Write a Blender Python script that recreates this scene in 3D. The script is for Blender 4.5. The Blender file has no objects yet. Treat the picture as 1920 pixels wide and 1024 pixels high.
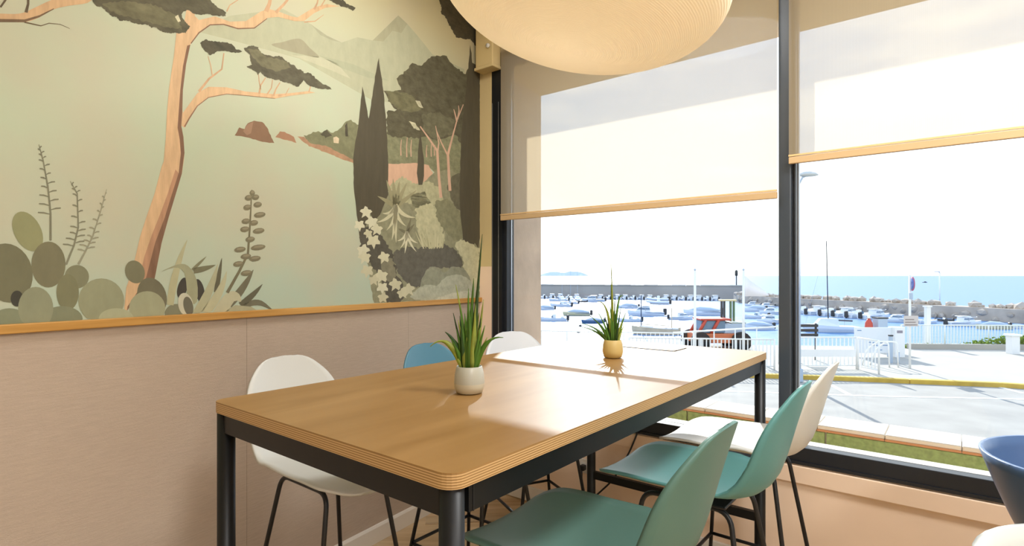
import bpy, bmesh, math, random
from mathutils import Vector, Matrix, geometry
random.seed(7)
sc = bpy.context.scene
COL = sc.collection
PI = math.pi

# ---------------------------------------------------------------- camera, sky, sun, exposure
FPX, HZ, CX = 1050.0, 517.0, 960.0          # focal length in px, horizon row, centre column
CAMZ = 1.45
cam = bpy.data.cameras.new('camera'); camo = bpy.data.objects.new('camera', cam); COL.objects.link(camo)
camo.location = (0, 0, CAMZ); camo.rotation_euler = (PI/2, 0, 0)
cam.sensor_width = 36; cam.lens = FPX/1920*36; cam.shift_y = 5/1920
cam.clip_start = 0.05; cam.clip_end = 30000
sc.camera = camo
sc.view_settings.view_transform = 'Standard'; sc.view_settings.look = 'None'
sc.view_settings.gamma = 1; sc.view_settings.use_curve_mapping = False
sc.view_settings.exposure = 0.0
try:
    sc.cycles.use_denoising = True
    sc.cycles.max_bounces = 10; sc.cycles.diffuse_bounces = 5; sc.cycles.transparent_max_bounces = 16
    sc.cycles.sample_clamp_indirect = 6; sc.cycles.caustics_reflective = False; sc.cycles.caustics_refractive = False
except Exception:
    pass

SKY_STRENGTH, SUN_STRENGTH = 1.9, 7.3
wd = bpy.data.worlds.new('sky'); sc.world = wd; wd.use_nodes = True
nt = wd.node_tree; nt.nodes.clear()
wo = nt.nodes.new('ShaderNodeOutputWorld'); bg = nt.nodes.new('ShaderNodeBackground')
tc = nt.nodes.new('ShaderNodeTexCoord'); sp = nt.nodes.new('ShaderNodeSeparateXYZ')
rp = nt.nodes.new('ShaderNodeValToRGB')
rp.color_ramp.elements[0].position = 0.0; rp.color_ramp.elements[0].color = (1.0, 0.99, 0.97, 1)
rp.color_ramp.elements[1].position = 0.75; rp.color_ramp.elements[1].color = (0.42, 0.62, 1.0, 1)
e = rp.color_ramp.elements.new(0.25); e.color = (0.82, 0.9, 1.0, 1)
nz = nt.nodes.new('ShaderNodeTexNoise'); nz.inputs['Scale'].default_value = 3.2; nz.inputs['Detail'].default_value = 5
mp = nt.nodes.new('ShaderNodeMapping'); mp.inputs['Scale'].default_value = (1, 1, 4)
cr = nt.nodes.new('ShaderNodeValToRGB'); cr.color_ramp.elements[0].position = .52; cr.color_ramp.elements[1].position = .7
mx = nt.nodes.new('ShaderNodeMixRGB'); mx.inputs['Color2'].default_value = (1.15, 1.14, 1.12, 1)
L_ = nt.links.new
L_(tc.outputs['Generated'], sp.inputs[0]); L_(sp.outputs['Z'], rp.inputs[0])
L_(tc.outputs['Generated'], mp.inputs[0]); L_(mp.outputs[0], nz.inputs['Vector']); L_(nz.outputs[0], cr.inputs[0])
L_(cr.outputs[0], mx.inputs['Fac']); L_(rp.outputs[0], mx.inputs['Color1'])
L_(mx.outputs[0], bg.inputs['Color']); bg.inputs['Strength'].default_value = SKY_STRENGTH
L_(bg.outputs[0], wo.inputs[0])
SUN_AZ, SUN_ALT = math.radians(7.9), math.radians(30)
tosun = Vector((math.sin(SUN_AZ)*math.cos(SUN_ALT), math.cos(SUN_AZ)*math.cos(SUN_ALT), math.sin(SUN_ALT)))
sl = bpy.data.lights.new('sun', 'SUN'); sl.energy = SUN_STRENGTH; sl.angle = math.radians(0.6); sl.color = (1, .965, .91)
so = bpy.data.objects.new('sun', sl); COL.objects.link(so); so.location = (5, 40, 30)
so.rotation_euler = (-tosun).to_track_quat('-Z', 'Y').to_euler()

# ---------------------------------------------------------------- photo geometry: planes in metres
def ray(px, py): return Vector(((px-CX)/FPX, 1.0, (HZ-py)/FPX))
CAM = Vector((0, 0, CAMZ))
def hit(px, py, p, n):
    d = ray(px, py); return CAM + d*((p-CAM).dot(n)/d.dot(n))
def on_z(px, py, z): return hit(px, py, Vector((0, 0, z)), Vector((0, 0, 1)))
AW = math.radians(38.8)                                  # outward direction of the window wall
UW = Vector((math.cos(AW), -math.sin(AW), 0)); OW = Vector((math.sin(AW), math.cos(AW), 0))
DW = 1.99*CAMZ
CORNER = hit(900, HZ, OW*DW, OW); CORNER.z = 0
VL = Vector((660, 1050, 0)).normalized()                 # the mural wall runs this way to the corner
NL = Vector((VL.y, -VL.x, 0))
ZZ = Vector((0, 0, 1))
def frame(o, x, y): 
    return Matrix(((x.x, y.x, 0, o.x), (x.y, y.y, 0, o.y), (0, 0, 1, o.z), (0, 0, 0, 1)))
MW = frame(CORNER, UW, OW)                               # x along the window wall, y outward
ML = frame(CORNER, -VL, NL)                              # x from corner along the mural wall, y into the room
MWi, MLi = MW.inverted(), ML.inverted()
def wpt(px, py, y=0.0):                                  # pixel -> (x, z) on the window wall at depth y
    p = MWi @ hit(px, py, CORNER+OW*y, OW); return p.x, p.z
def lpt(px, py):                                         # pixel -> (x, z) on the mural wall
    p = MLi @ hit(px, py, CORNER, NL); return p.x, p.z
def ws(px, y=0.0): return wpt(px, HZ, y)[0]

# ---------------------------------------------------------------- materials
def srgb(h):
    h = h.lstrip('#'); c = [int(h[i:i+2], 16)/255 for i in (0, 2, 4)]
    return tuple((v/12.92 if v <= .04045 else ((v+.055)/1.055)**2.4) for v in c)
MATS = {}
def mat(name, col, rough=.6, metal=0, var=.0, scale=8, bump=0, bscale=60, stretch=None, spec=.5, coat=0, trans=0, emit=0, detail=4):
    if name in MATS: return MATS[name]
    m = bpy.data.materials.new(name); m.use_nodes = True; MATS[name] = m
    n = m.node_tree.nodes; b = n['Principled BSDF']; l = m.node_tree.links.new
    c = srgb(col) if isinstance(col, str) else col
    b.inputs['Base Color'].default_value = (*c, 1)
    b.inputs['Roughness'].default_value = rough; b.inputs['Metallic'].default_value = metal
    b.inputs['Specular IOR Level'].default_value = spec; b.inputs['Coat Weight'].default_value = coat
    b.inputs['Coat Roughness'].default_value = .12
    if emit: b.inputs['Emission Color'].default_value = (*c, 1); b.inputs['Emission Strength'].default_value = emit
    if var or bump:
        t = n.new('ShaderNodeTexCoord'); mpn = n.new('ShaderNodeMapping'); l(t.outputs['Object'], mpn.inputs[0])
        if stretch: mpn.inputs['Scale'].default_value = stretch
    if var:
        z = n.new('ShaderNodeTexNoise'); z.inputs['Scale'].default_value = scale; z.inputs['Detail'].default_value = detail
        l(mpn.outputs[0], z.inputs['Vector'])
        r = n.new('ShaderNodeValToRGB'); r.color_ramp.elements[0].position = .3; r.color_ramp.elements[1].position = .7
        r.color_ramp.elements[0].color = (*[v*(1-var) for v in c], 1); r.color_ramp.elements[1].color = (*[min(1, v*(1+var)) for v in c], 1)
        l(z.outputs[0], r.inputs[0]); l(r.outputs[0], b.inputs['Base Color'])
    if bump:
        z2 = n.new('ShaderNodeTexNoise'); z2.inputs['Scale'].default_value = bscale; z2.inputs['Detail'].default_value = 3
        l(mpn.outputs[0], z2.inputs['Vector'])
        bp = n.new('ShaderNodeBump'); bp.inputs['Strength'].default_value = bump; bp.inputs['Distance'].default_value = .01
        l(z2.outputs[0], bp.inputs['Height']); l(bp.outputs[0], b.inputs['Normal'])
    return m
def wood(name, c1, c2, rough=.35, coat=.0, scale=1.0, axis='y', grain=14):
    if name in MATS: return MATS[name]
    m = bpy.data.materials.new(name); m.use_nodes = True; MATS[name] = m
    n = m.node_tree.nodes; b = n['Principled BSDF']; l = m.node_tree.links.new
    t = n.new('ShaderNodeTexCoord'); mpn = n.new('ShaderNodeMapping'); l(t.outputs['Object'], mpn.inputs[0])
    s = {'x': (1.2, grain, grain), 'y': (grain, 1.2, grain), 'z': (grain, grain, 1.2)}[axis]
    mpn.inputs['Scale'].default_value = [v*scale for v in s]
    oi = n.new('ShaderNodeObjectInfo')
    ad = n.new('ShaderNodeVectorMath'); ad.operation = 'ADD'; l(mpn.outputs[0], ad.inputs[0])
    ml = n.new('ShaderNodeMath'); ml.operation = 'MULTIPLY'; ml.inputs[1].default_value = 37; l(oi.outputs['Random'], ml.inputs[0])
    l(ml.outputs[0], ad.inputs[1])
    z = n.new('ShaderNodeTexNoise'); z.inputs['Scale'].default_value = 1; z.inputs['Detail'].default_value = 7; z.inputs['Distortion'].default_value = .5
    l(ad.outputs[0], z.inputs['Vector'])
    r = n.new('ShaderNodeValToRGB'); r.color_ramp.elements[0].position = .32; r.color_ramp.elements[1].position = .68
    r.color_ramp.elements[0].color = (*srgb(c1), 1); r.color_ramp.elements[1].color = (*srgb(c2), 1)
    l(z.outputs[0], r.inputs[0])
    hv = n.new('ShaderNodeHueSaturation'); l(r.outputs[0], hv.inputs['Color'])
    mr = n.new('ShaderNodeMapRange'); mr.inputs['To Min'].default_value = .86; mr.inputs['To Max'].default_value = 1.12
    l(oi.outputs['Random'], mr.inputs[0]); l(mr.outputs[0], hv.inputs['Value'])
    l(hv.outputs[0], b.inputs['Base Color'])
    b.inputs['Roughness'].default_value = rough; b.inputs['Coat Weight'].default_value = coat; b.inputs['Coat Roughness'].default_value = .15
    bp = n.new('ShaderNodeBump'); bp.inputs['Strength'].default_value = .05; l(z.outputs[0], bp.inputs['Height']); l(bp.outputs[0], b.inputs['Normal'])
    return m

# ---------------------------------------------------------------- mesh helpers
def link(name, me, m=None, parent=None, M=None, smooth=False):
    o = bpy.data.objects.new(name, me); COL.objects.link(o)
    if m is not None and not me.materials: me.materials.append(m)
    if smooth:
        for p in me.polygons: p.use_smooth = True
    if parent is not None: o.parent = parent
    if M is not None: o.matrix_local = M
    return o
def mesh(name, v, f):
    me = bpy.data.meshes.new(name); me.from_pydata([tuple(p) for p in v], [], f); me.update(); return me
def fin(bm, name, recalc=True):
    if recalc: bmesh.ops.recalc_face_normals(bm, faces=bm.faces)
    me = bpy.data.meshes.new(name); bm.to_mesh(me); bm.free(); return me
def bm_box(x0, x1, y0, y1, z0, z1, bev=0, seg=2, bm=None):
    bm = bm or bmesh.new()
    r = bmesh.ops.create_cube(bm, size=1)
    for v in r['verts']:
        v.co = Vector(((x0+x1)/2+v.co.x*(x1-x0), (y0+y1)/2+v.co.y*(y1-y0), (z0+z1)/2+v.co.z*(z1-z0)))
    if bev: bmesh.ops.bevel(bm, geom=list({e for v in r['verts'] for e in v.link_edges}), offset=bev, segments=seg, affect='EDGES', profile=.5)
    return bm
def box(name, x0, x1, y0, y1, z0, z1, m, parent=None, M=None, bev=0):
    return link(name, fin(bm_box(x0, x1, y0, y1, z0, z1, bev), name), m, parent, M)
def prism_me(name, pts, z0, z1, bev=0):                  # polygon in xy extruded in z
    bm = bmesh.new(); vs = [bm.verts.new((p[0], p[1], z0)) for p in pts]; f = bm.faces.new(vs)
    r = bmesh.ops.extrude_face_region(bm, geom=[f])
    for g in r['geom']:
        if isinstance(g, bmesh.types.BMVert): g.co.z = z1
    if bev: bmesh.ops.bevel(bm, geom=bm.edges[:], offset=bev, segments=2, affect='EDGES', profile=.5)
    return fin(bm, name)
def round_path(pts, r, n=5):
    out = [Vector(pts[0])]
    for i in range(1, len(pts)-1):
        a, b, c = Vector(pts[i-1]), Vector(pts[i]), Vector(pts[i+1])
        d1, d2 = (a-b), (c-b); k = min(r, d1.length*.45, d2.length*.45)
        p, q = b+d1.normalized()*k, b+d2.normalized()*k
        for j in range(n+1):
            t = j/n; out.append(p*(1-t)**2+b*2*t*(1-t)+q*t*t)
    out.append(Vector(pts[-1])); return out
def tube_me(name, pts, rad, seg=8, bm=None, done=True):
    bm = bm or bmesh.new(); pts = [Vector(p) for p in pts]; rings = []
    t0 = (pts[1]-pts[0]).normalized(); up = Vector((0, 0, 1)) if abs(t0.z) < .9 else Vector((1, 0, 0))
    nrm = t0.cross(up).normalized()
    for i, p in enumerate(pts):
        t = ((pts[min(i+1, len(pts)-1)]-pts[max(i-1, 0)])).normalized()
        nrm = (nrm-t*nrm.dot(t)).normalized(); b = t.cross(nrm)
        rr = rad[i] if isinstance(rad, (list, tuple)) else rad
        rings.append([bm.verts.new(p+(nrm*math.cos(2*PI*k/seg)+b*math.sin(2*PI*k/seg))*rr) for k in range(seg)])
    for a, c in zip(rings, rings[1:]):
        for k in range(seg): bm.faces.new((a[k], a[(k+1) % seg], c[(k+1) % seg], c[k]))
    bm.faces.new(rings[0][::-1]); bm.faces.new(rings[-1])
    if not done: return bm
    me = fin(bm, name)
    for p in me.polygons: p.use_smooth = len(p.vertices) == 4
    return me
def tube(name, pts, rad, m, parent=None, M=None, seg=8): return link(name, tube_me(name, pts, rad, seg), m, parent, M)
def lathe_me(name, prof, seg=24, cap=True):              # prof: list of (r, z)
    bm = bmesh.new(); rings = [[bm.verts.new((r*math.cos(2*PI*k/seg), r*math.sin(2*PI*k/seg), z)) for k in range(seg)] for r, z in prof]
    for a, c in zip(rings, rings[1:]):
        for k in range(seg): bm.faces.new((a[k], a[(k+1) % seg], c[(k+1) % seg], c[k]))
    if cap: bm.faces.new(rings[0][::-1]); bm.faces.new(rings[-1])
    me = fin(bm, name)
    for p in me.polygons: p.use_smooth = len(p.vertices) == 4
    return me
def loft_me(name, rings, closed=True, caps=True, smooth=True):
    bm = bmesh.new(); R = [[bm.verts.new(p) for p in r] for r in rings]; n = len(R[0])
    for a, c in zip(R, R[1:]):
        for k in range(n if closed else n-1): bm.faces.new((a[k], a[(k+1) % n], c[(k+1) % n], c[k]))
    if caps and closed: bm.faces.new(R[0][::-1]); bm.faces.new(R[-1])
    me = fin(bm, name)
    if smooth:
        for p in me.polygons: p.use_smooth = len(p.vertices) == 4
    return me
def thing(name, label, cat, loc=(0, 0, 0), rz=0, group=None, M=None):
    o = bpy.data.objects.new(name, None); COL.objects.link(o); o.empty_display_size = .1
    if M is not None: o.matrix_world = M
    else: o.location = loc; o.rotation_euler = (0, 0, rz)
    tag(o, label, cat, group); return o
def tag(o, label, cat, group=None):
    o['label'] = label; o['category'] = cat
    if group: o['group'] = group
    return o
def struct(o, label=None):
    o['kind'] = 'structure'
    if label: o['label'] = label
    return o
def dup(root, label=None, group=None, M=None):
    r = root.copy(); COL.objects.link(r)
    if label: r['label'] = label
    if group: r['group'] = group
    for ch in root.children:
        c = ch.copy(); COL.objects.link(c); c.parent = r; c.matrix_local = ch.matrix_local
        for g in ch.children:
            d = g.copy(); COL.objects.link(d); d.parent = c; d.matrix_local = g.matrix_local
    if M is not None: r.matrix_world = M
    return r
def TR(x, y, z, rz=0, s=1.0): return Matrix.Translation((x, y, z)) @ Matrix.Rotation(rz, 4, 'Z') @ Matrix.Scale(s, 4)

# ================================================================= ROOM SHELL
CEIL = 3.3
A_ = CORNER-VL*7.0; B_ = CORNER+UW*7.0; D_ = A_+UW*7.0
ROOM = [CORNER, A_, D_, B_]
def inside(p, m=0.0):
    q = MLi @ p; w = MWi @ p
    e1 = MLi @ B_
    return q.y > m and w.y < -m and q.y < e1.y-m and q.x < 7-m
pink = '#c9a98e'
m_wallpaper = mat('textile_wallpaper', '#bba997', .9, var=.055, scale=60, bump=.3, bscale=420, stretch=(.3, 1, 3.0))
m_peach = mat('peach_wall_paint', '#f2d6ba', .75, var=.03, scale=3)
m_cream = mat('cream_paint', '#d9c9ab', .6)
m_beige = mat('beige_olive_paint', '#d6c08c', .65)
m_white = mat('white_paint', '#e9e6df', .7)
m_base = mat('baseboard_white', '#e4ddd2', .45)
m_black = mat('black_metal', '#14161a', .42, spec=.5)
m_frame = mat('anthracite_frame', '#1d2127', .35)
m_chrome = mat('brushed_steel', '#b9bcc0', .3, metal=1)
m_floorwood = wood('oak_floor', '#a98b65', '#cdb38c', .42, axis='x', grain=16)
def quad_struct(name, pts, m, flip=False):
    return struct(link(name, mesh(name, pts, [list(range(len(pts)))[::-1] if flip else list(range(len(pts)))]), m))
fl = struct(link('floor', prism_me('floor', [(p.x, p.y) for p in ROOM], -.12, -.006), m_floorwood))
ce = struct(link('ceiling', prism_me('ceiling', [(p.x, p.y) for p in ROOM], CEIL, CEIL+.1), m_white))
# herringbone planks
PL, PW = .60, .10
pk = fin(bm_box(0, PL-.0015, 0, PW-.0015, -.008, 0, .0012, 1), 'plank')
pk.materials.append(m_floorwood)
planks = []
R45 = Matrix.Rotation(-AW+math.radians(45), 4, 'Z'); FO = Matrix.Translation((-.2, 2.3, 0)) @ R45
for i in range(-60, 60):
    for j in range(-8, 8):
        bx_, by_ = i*PW+j*PL, i*PW-j*PL
        for v in (0, 1):
            Mp = FO @ Matrix.Translation((bx_, by_, 0))
            if v: Mp = FO @ Matrix.Translation((bx_+PW, by_+PW, 0)) @ Matrix.Rotation(PI/2, 4, 'Z')
            cs = [Mp @ Vector(c) for c in ((0, 0, 0), (PL, 0, 0), (0, PW, 0), (PL, PW, 0))]
            if all(inside(c, .012) for c in cs):
                planks.append(((cs[0]+cs[3])/2, Mp))
planks.sort(key=lambda t: (t[0]-Vector((-.1, 2.5, 0))).length)
for c, Mp in planks[:290]:
    link('plank', pk, None, fl, Mp)
rest = bmesh.new()
for c, Mp in planks[290:]:
    t = bm_box(0, PL-.0015, 0, PW-.0015, -.008, 0); t.transform(Mp); tm = bpy.data.meshes.new('t'); t.to_mesh(tm); t.free(); rest.from_mesh(tm); bpy.data.meshes.remove(tm)
ro = link('plank_field', fin(rest, 'plank_field'), m_floorwood, fl); ro['kind'] = 'stuff'

# mural wall: wall body, wallpaper strips, wood rail, baseboard
ztrim = (lpt(0, 622)[1]+lpt(870, 561)[1])/2
wl = struct(box('wall_left', 0, 7, -.2, 0, 0, CEIL, m_white, None, ML))
edges = [0, lpt(765, 700)[0], lpt(462, 700)[0]]
dxp = edges[2]-edges[1]
while edges[-1]+dxp < 7: edges.append(edges[-1]+dxp)
edges.append(7)
for a, b in zip(edges, edges[1:]):
    if b-a > .05: box('wallpaper_panel', a+.0006, b-.0006, 0, .003, .09, ztrim-.012, m_wallpaper, wl)
m_trim = wood('honey_pine', '#a3742f', '#c7974f', .5, axis='x', grain=30)
t1 = struct(box('trim_1', 0, 7, 0, .022, ztrim-.016, ztrim+.014, m_trim, None, ML, .003), 'honey coloured wooden rail under the mural')
bb = struct(link('baseboard_left', prism_me('baseboard_left', [(0, 0), (.016, 0), (.016, .082), (.010, .095), (0, .095)], 0, 7), m_base, None,
     ML @ Matrix(((0, 0, 1, 0), (1, 0, 0, 0), (0, 1, 0, 0), (0, 0, 0, 1)))))

# window wall
ZS = wpt(1466, 865)[1]                                   # underside of the black sill profile
ZH = 2.95                                                # window head
S_TR0, S_TR1 = ws(922), ws(941)
SM0, SM1 = ws(1460), ws(1484)                            # mullion
SWE = SM1+2.15; SWE2 = SWE+.05; SWF = SWE2+2.1           # further bays, out of the frame to the right
struct(box('wall_window', -.02, 7.2, 0, .22, 0, ZS, m_peach, None, MW))
struct(box('wall_lintel', -.02, 7.2, 0, .22, ZH, CEIL, m_cream, None, MW))
struct(box('wall_end', SWF+.06, 7.2, 0, .22, ZS, ZH, m_peach, None, MW))
zcol = wpt(910, 500)[1]
struct(box('wall_pier', 0, S_TR0, -.004, .22, zcol, ZH, m_beige, None, MW))
struct(box('wall_pier_base', 0, S_TR0, -.004, .22, ZS, zcol, m_peach, None, MW))
struct(box('trim_2', 0.0, 7, -.016, 0, ZS-.085, ZS-.004, m_peach, None, MW, .004))
struct(box('baseboard_window', .017, 7, -.016, 0, 0, .095, m_base, None, MW, .003))
struct(link('wall_back', prism_me('wall_back', [(p.x, p.y) for p in (A_, D_, D_-OW*.2, A_-OW*.2)], 0, CEIL), m_white))
struct(link('wall_right', prism_me('wall_right', [(p.x, p.y) for p in (D_, B_, B_+NL*.2, D_+NL*.2)], 0, CEIL), m_white))

# ================================================================= WINDOW
def glass_mat():
    m = bpy.data.materials.new('window_glass'); m.use_nodes = True; n = m.node_tree.nodes; n.clear(); l = m.node_tree.links.new
    o = n.new('ShaderNodeOutputMaterial'); mxs = n.new('ShaderNodeMixShader'); t = n.new('ShaderNodeBsdfTransparent'); g = n.new('ShaderNodeBsdfGlossy')
    t.inputs[0].default_value = (.96, .98, .975, 1); g.inputs['Roughness'].default_value = .02
    f = n.new('ShaderNodeFresnel'); f.inputs[0].default_value = 1.35
    l(f.outputs[0], mxs.inputs[0]); l(t.outputs[0], mxs.inputs[1]); l(g.outputs[0], mxs.inputs[2]); l(mxs.outputs[0], o.inputs[0]); return m
m_glass = glass_mat()
GY = .075
def window(n, s0, s1, label):
    w = struct(link('window_%d' % n, prism_me('pane', [(s0, GY), (s1, GY), (s1, GY+.006), (s0, GY+.006)], ZS+.06, ZH-.03), m_glass, None, MW), label)
    box('sill_profile', s0-.04, s1+.03, -.004, .055, ZS, ZS+.082, m_frame, w, None, .003)
    box('sill_groove', s0-.04, s1+.03, -.012, -.004, ZS+.004, ZS+.018, m_frame, w)
    box('head_profile', s0-.04, s1+.03, 0, .10, ZH-.06, ZH, m_frame, w)
    box('jamb_profile', s0-(.045 if n == 1 else .012), s0, .02, .10, ZS+.082, ZH-.06, m_frame, w, None, .003)
    box('jamb_profile', s1, s1+.03, .02, .10, ZS+.082, ZH-.06, m_frame, w, None, .003)
    box('gasket', s0, s0+.004, GY-.012, GY-.002, ZS+.08, ZH-.06, m_chrome, w)
    return w
window(1, ws(957, .06), SM0, 'left window pane with black frame beside the mural')
window(2, SM1+.014, SWE, 'right window pane with black frame beyond the mullion')
window(3, SWE2+.04, SWF, 'window pane further along the wall')
mu = struct(box('trim_3', SM0, SM1, -.006, .12, ZS+.082, ZH, mat('mullion_steel', '#39414a', .32, spec=.7), None, MW, .006), 'dark steel mullion between the two windows')
box('mullion_strip', SM1, SM1+.012, .03, .12, ZS+.082, ZH, m_chrome, mu)
struct(box('trim_4', SWE, SWE2, -.006, .12, ZS+.082, ZH, m_frame, None, MW, .006))
# outside sill
struct(box('trim_5', -.3, 7.2, .088, .16, ZS-.02, ZS+.074, mat('white_stone_sill', '#e6e0d6', .7), None, MW), 'white outside window sill')
# chain track on the pier with the two bead chains
tr = struct(box('trim_6', S_TR0, S_TR1, .0, .05, ZS+.08, ZH, m_black, None, MW), 'black vertical side channel of the window')
m_bead = mat('bead_chain', '#8d8d88', .4)
ct = thing('blind_chain', 'beaded pull chain loop in front of the black side channel', 'chain', M=MW)
zb, zt = .95, 2.62
bead = lathe_me('bead', [(.0005, -.0024), (.002, -.0014), (.0024, 0), (.002, .0014), (.0005, .0024)], 6)
for k, sx in enumerate((ws(924.5), ws(936))):
    bm = bmesh.new()
    z = zb
    while z < zt:
        t_ = bmesh.new(); t_.from_mesh(bead); t_.transform(Matrix.Translation((sx, -.008, z))); tm = bpy.data.meshes.new('t'); t_.to_mesh(tm); t_.free(); bm.from_mesh(tm); bpy.data.meshes.remove(tm); z += .0075
    o = link('bead_strand', fin(bm, 'bead_strand', False), m_bead, ct); o['kind'] = 'stuff'
    tube('cord', [(sx, -.008, zb-.01), (sx, -.008, zt)], .0008, m_bead, ct, None, 5)
tube('cord_loop', round_path([(ws(924.5), -.008, zb), (ws(924.5), -.008, zb-.03), (ws(936), -.008, zb-.03), (ws(936), -.008, zb)], .02), .0012, m_bead, ct, None, 5)
# beige bracket box at the top of the pier
zb1 = wpt(920, 137)[1]
bk = tag(box('blind_bracket', ws(908), ws(940), -.09, -.005, zb1+.02, CEIL-.02, m_beige, None, MW, .006), 'beige boxed casing at the top of the corner pier', 'casing')
box('lip', ws(906.5), ws(941), -.096, -.005, zb1, zb1+.02, m_beige, bk, None, .004)
link('chain_wheel', lathe_me('chain_wheel', [(.001, -.006), (.014, -.006), (.014, .006), (.001, .006)], 14), m_white, bk, Matrix.Translation((ws(933), -.10, zb1+.14)) @ Matrix.Rotation(PI/2, 4, 'X'))

# roller blinds: screen fabric
def screen_mat():
    m = bpy.data.materials.new('screen_fabric'); m.use_nodes = True; n = m.node_tree.nodes; n.clear(); l = m.node_tree.links.new
    o = n.new('ShaderNodeOutputMaterial'); t = n.new('ShaderNodeBsdfTransparent'); t.inputs[0].default_value = (.86, .92, 1, 1)
    d = n.new('ShaderNodeBsdfDiffuse'); tl = n.new('ShaderNodeBsdfTranslucent')
    d.inputs[0].default_value = (*srgb('#c2ad8a'), 1); tl.inputs[0].default_value = (*srgb('#e2d0b0'), 1)
    a = n.new('ShaderNodeMixShader'); a.inputs[0].default_value = .48; l(d.outputs[0], a.inputs[1]); l(tl.outputs[0], a.inputs[2])
    tcn = n.new('ShaderNodeTexCoord'); w1 = n.new('ShaderNodeTexWave'); w1.inputs['Scale'].default_value = 130; w1.bands_direction = 'X'; l(tcn.outputs['Object'], w1.inputs['Vector'])
    mr = n.new('ShaderNodeMapRange'); mr.inputs['To Min'].default_value = BLIND_OPEN+.05; mr.inputs['To Max'].default_value = BLIND_OPEN-.05; l(w1.outputs[0], mr.inputs[0])
    b = n.new('ShaderNodeMixShader'); l(mr.outputs[0], b.inputs[0]); l(a.outputs[0], b.inputs[1]); l(t.outputs[0], b.inputs[2]); l(b.outputs[0], o.inputs[0]); return m
BLIND_OPEN = .32
m_screen = screen_mat()
m_hem = mat('blind_hem', '#c7a77a', .6)
def blind(s0, s1, zbot, label):
    y = -.035
    r = thing('roller_blind', label, 'blind', M=MW @ Matrix.Translation((s0, y, zbot)))
    w = s1-s0
    link('fabric', mesh('fabric', [(0, 0, .02), (w, 0, .02), (w, 0, 3.06-zbot), (0, 0, 3.06-zbot)], [(0, 1, 2, 3)]), m_screen, r)
    box('hem_bar', 0, w, -.006, .010, 0, .032, m_hem, r, None, .003)
    box('hem_strip', 0, w, -.0075, .0, .034, .042, mat('hem_highlight', '#e0b981', .5), r)
    tube('roller', [(0, .0, 3.08-zbot), (w, .0, 3.08-zbot)], .028, m_cream, r, None, 14)
    for sx in (0, w): box('end_bracket', sx-.006, sx+.006, -.03, .034, 3.05-zbot, 3.12-zbot, m_cream, r)
    return r
zb_l = (wpt(940, 412, -.035)[1]+wpt(1456, 374.6, -.035)[1])/2
zb_r = (wpt(1477, 308.5, -.035)[1]+wpt(1920, 257, -.035)[1])/2
blind(ws(939, -.035), ws(1457, -.035), zb_l, 'beige screen roller blind hanging lower, in the left window beside the mural')
blind(ws(1479, -.035), SWE-.01, zb_r, 'beige screen roller blind drawn less far down, in the right window')
blind(SWE2+.01, SWF, zb_r, 'beige screen roller blind in the window further along the wall')

# ================================================================= BUILDING OUTSIDE: wing wall, overhang, parapet
m_conc = mat('pink_concrete', '#d0b8a0', .85, var=.10, scale=5, bump=.15, bscale=40)
DO = .86
vl = MWi.to_3x3() @ VL                                   # wall direction in window frame
k = DO/vl.y
wing = struct(link('wall_wing', prism_me('wall_wing', [(0-.0, .22), (0-.35, .22), (vl.x*k-.35, DO), (vl.x*k, DO)], -1.6, 2.93), m_conc, None, MW), 'pinkish concrete wing wall outside the window')
hx = MWi @ hit(983, 607, CORNER, NL)
link('drain_hole', lathe_me('drain_hole', [(.001, 0), (.022, 0), (.022, .004), (.001, .004)], 12), m_black, wing, Matrix.Translation(MWi @ (hit(983, 607, CORNER, NL)+NL*.001)) @ MWi.to_3x3().to_4x4() @ NL.to_track_quat('Z', 'Y').to_matrix().to_4x4())
struct(box('ceiling_overhang', -2, 9, .22, DO, 2.93, 3.2, mat('soffit_paint', '#e8c692', .8), None, MW), 'overhanging roof slab outside the windows')
struct(box('wall_facade', -.35, 8, 0.02, .22, -1.75, -.0, m_conc, None, MW))
# parapet with coping tiles and green facing panels
y0 = .80; zc = 1.45-.632*CAMZ+.042
pw = struct(box('wall_parapet', vl.x*y0/vl.y+.02, 8, y0+.02, y0+.25, -1.75, zc-.035, mat('parapet_render', '#cfc6b6', .8), None, MW), 'low parapet outside the window')
cop = fin(bm_box(0, .328, -.005, .27, 0, .035, .004, 1), 'coping_tile'); m_cop = mat('coping_stone', '#e9ddcc', .6, var=.04, scale=4); cop.materials.append(m_cop)
lipm = fin(bm_box(0, .328, -.012, -.005, .0, .012, 0, 1), 'terracotta_lip'); lipm.materials.append(mat('terracotta', '#c98a5c', .6))
gp = fin(bm_box(.004, .82, 0, .018, zc-.75, zc-.04, .002, 1), 'green_panel'); gp.materials.append(mat('green_facing', '#8fa267', .7, var=.22, scale=40, detail=8))
x = vl.x*y0/vl.y+.05
i = 0
while x < 5.2:
    c_ = link('coping_tile', cop, None, pw, Matrix.Translation((x, y0, zc-.035))); link('terracotta_lip', lipm, None, c_, Matrix())
    x += .331
x = ws(1548, y0)-.826*2
while x < 5.2:
    link('green_panel', gp, None, pw, Matrix.Translation((x, y0, 0))); x += .826
struct(box('floor_gutter', vl.x*y0/vl.y, 8, .22, y0, -.3, -.2, m_cream, None, MW))

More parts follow.
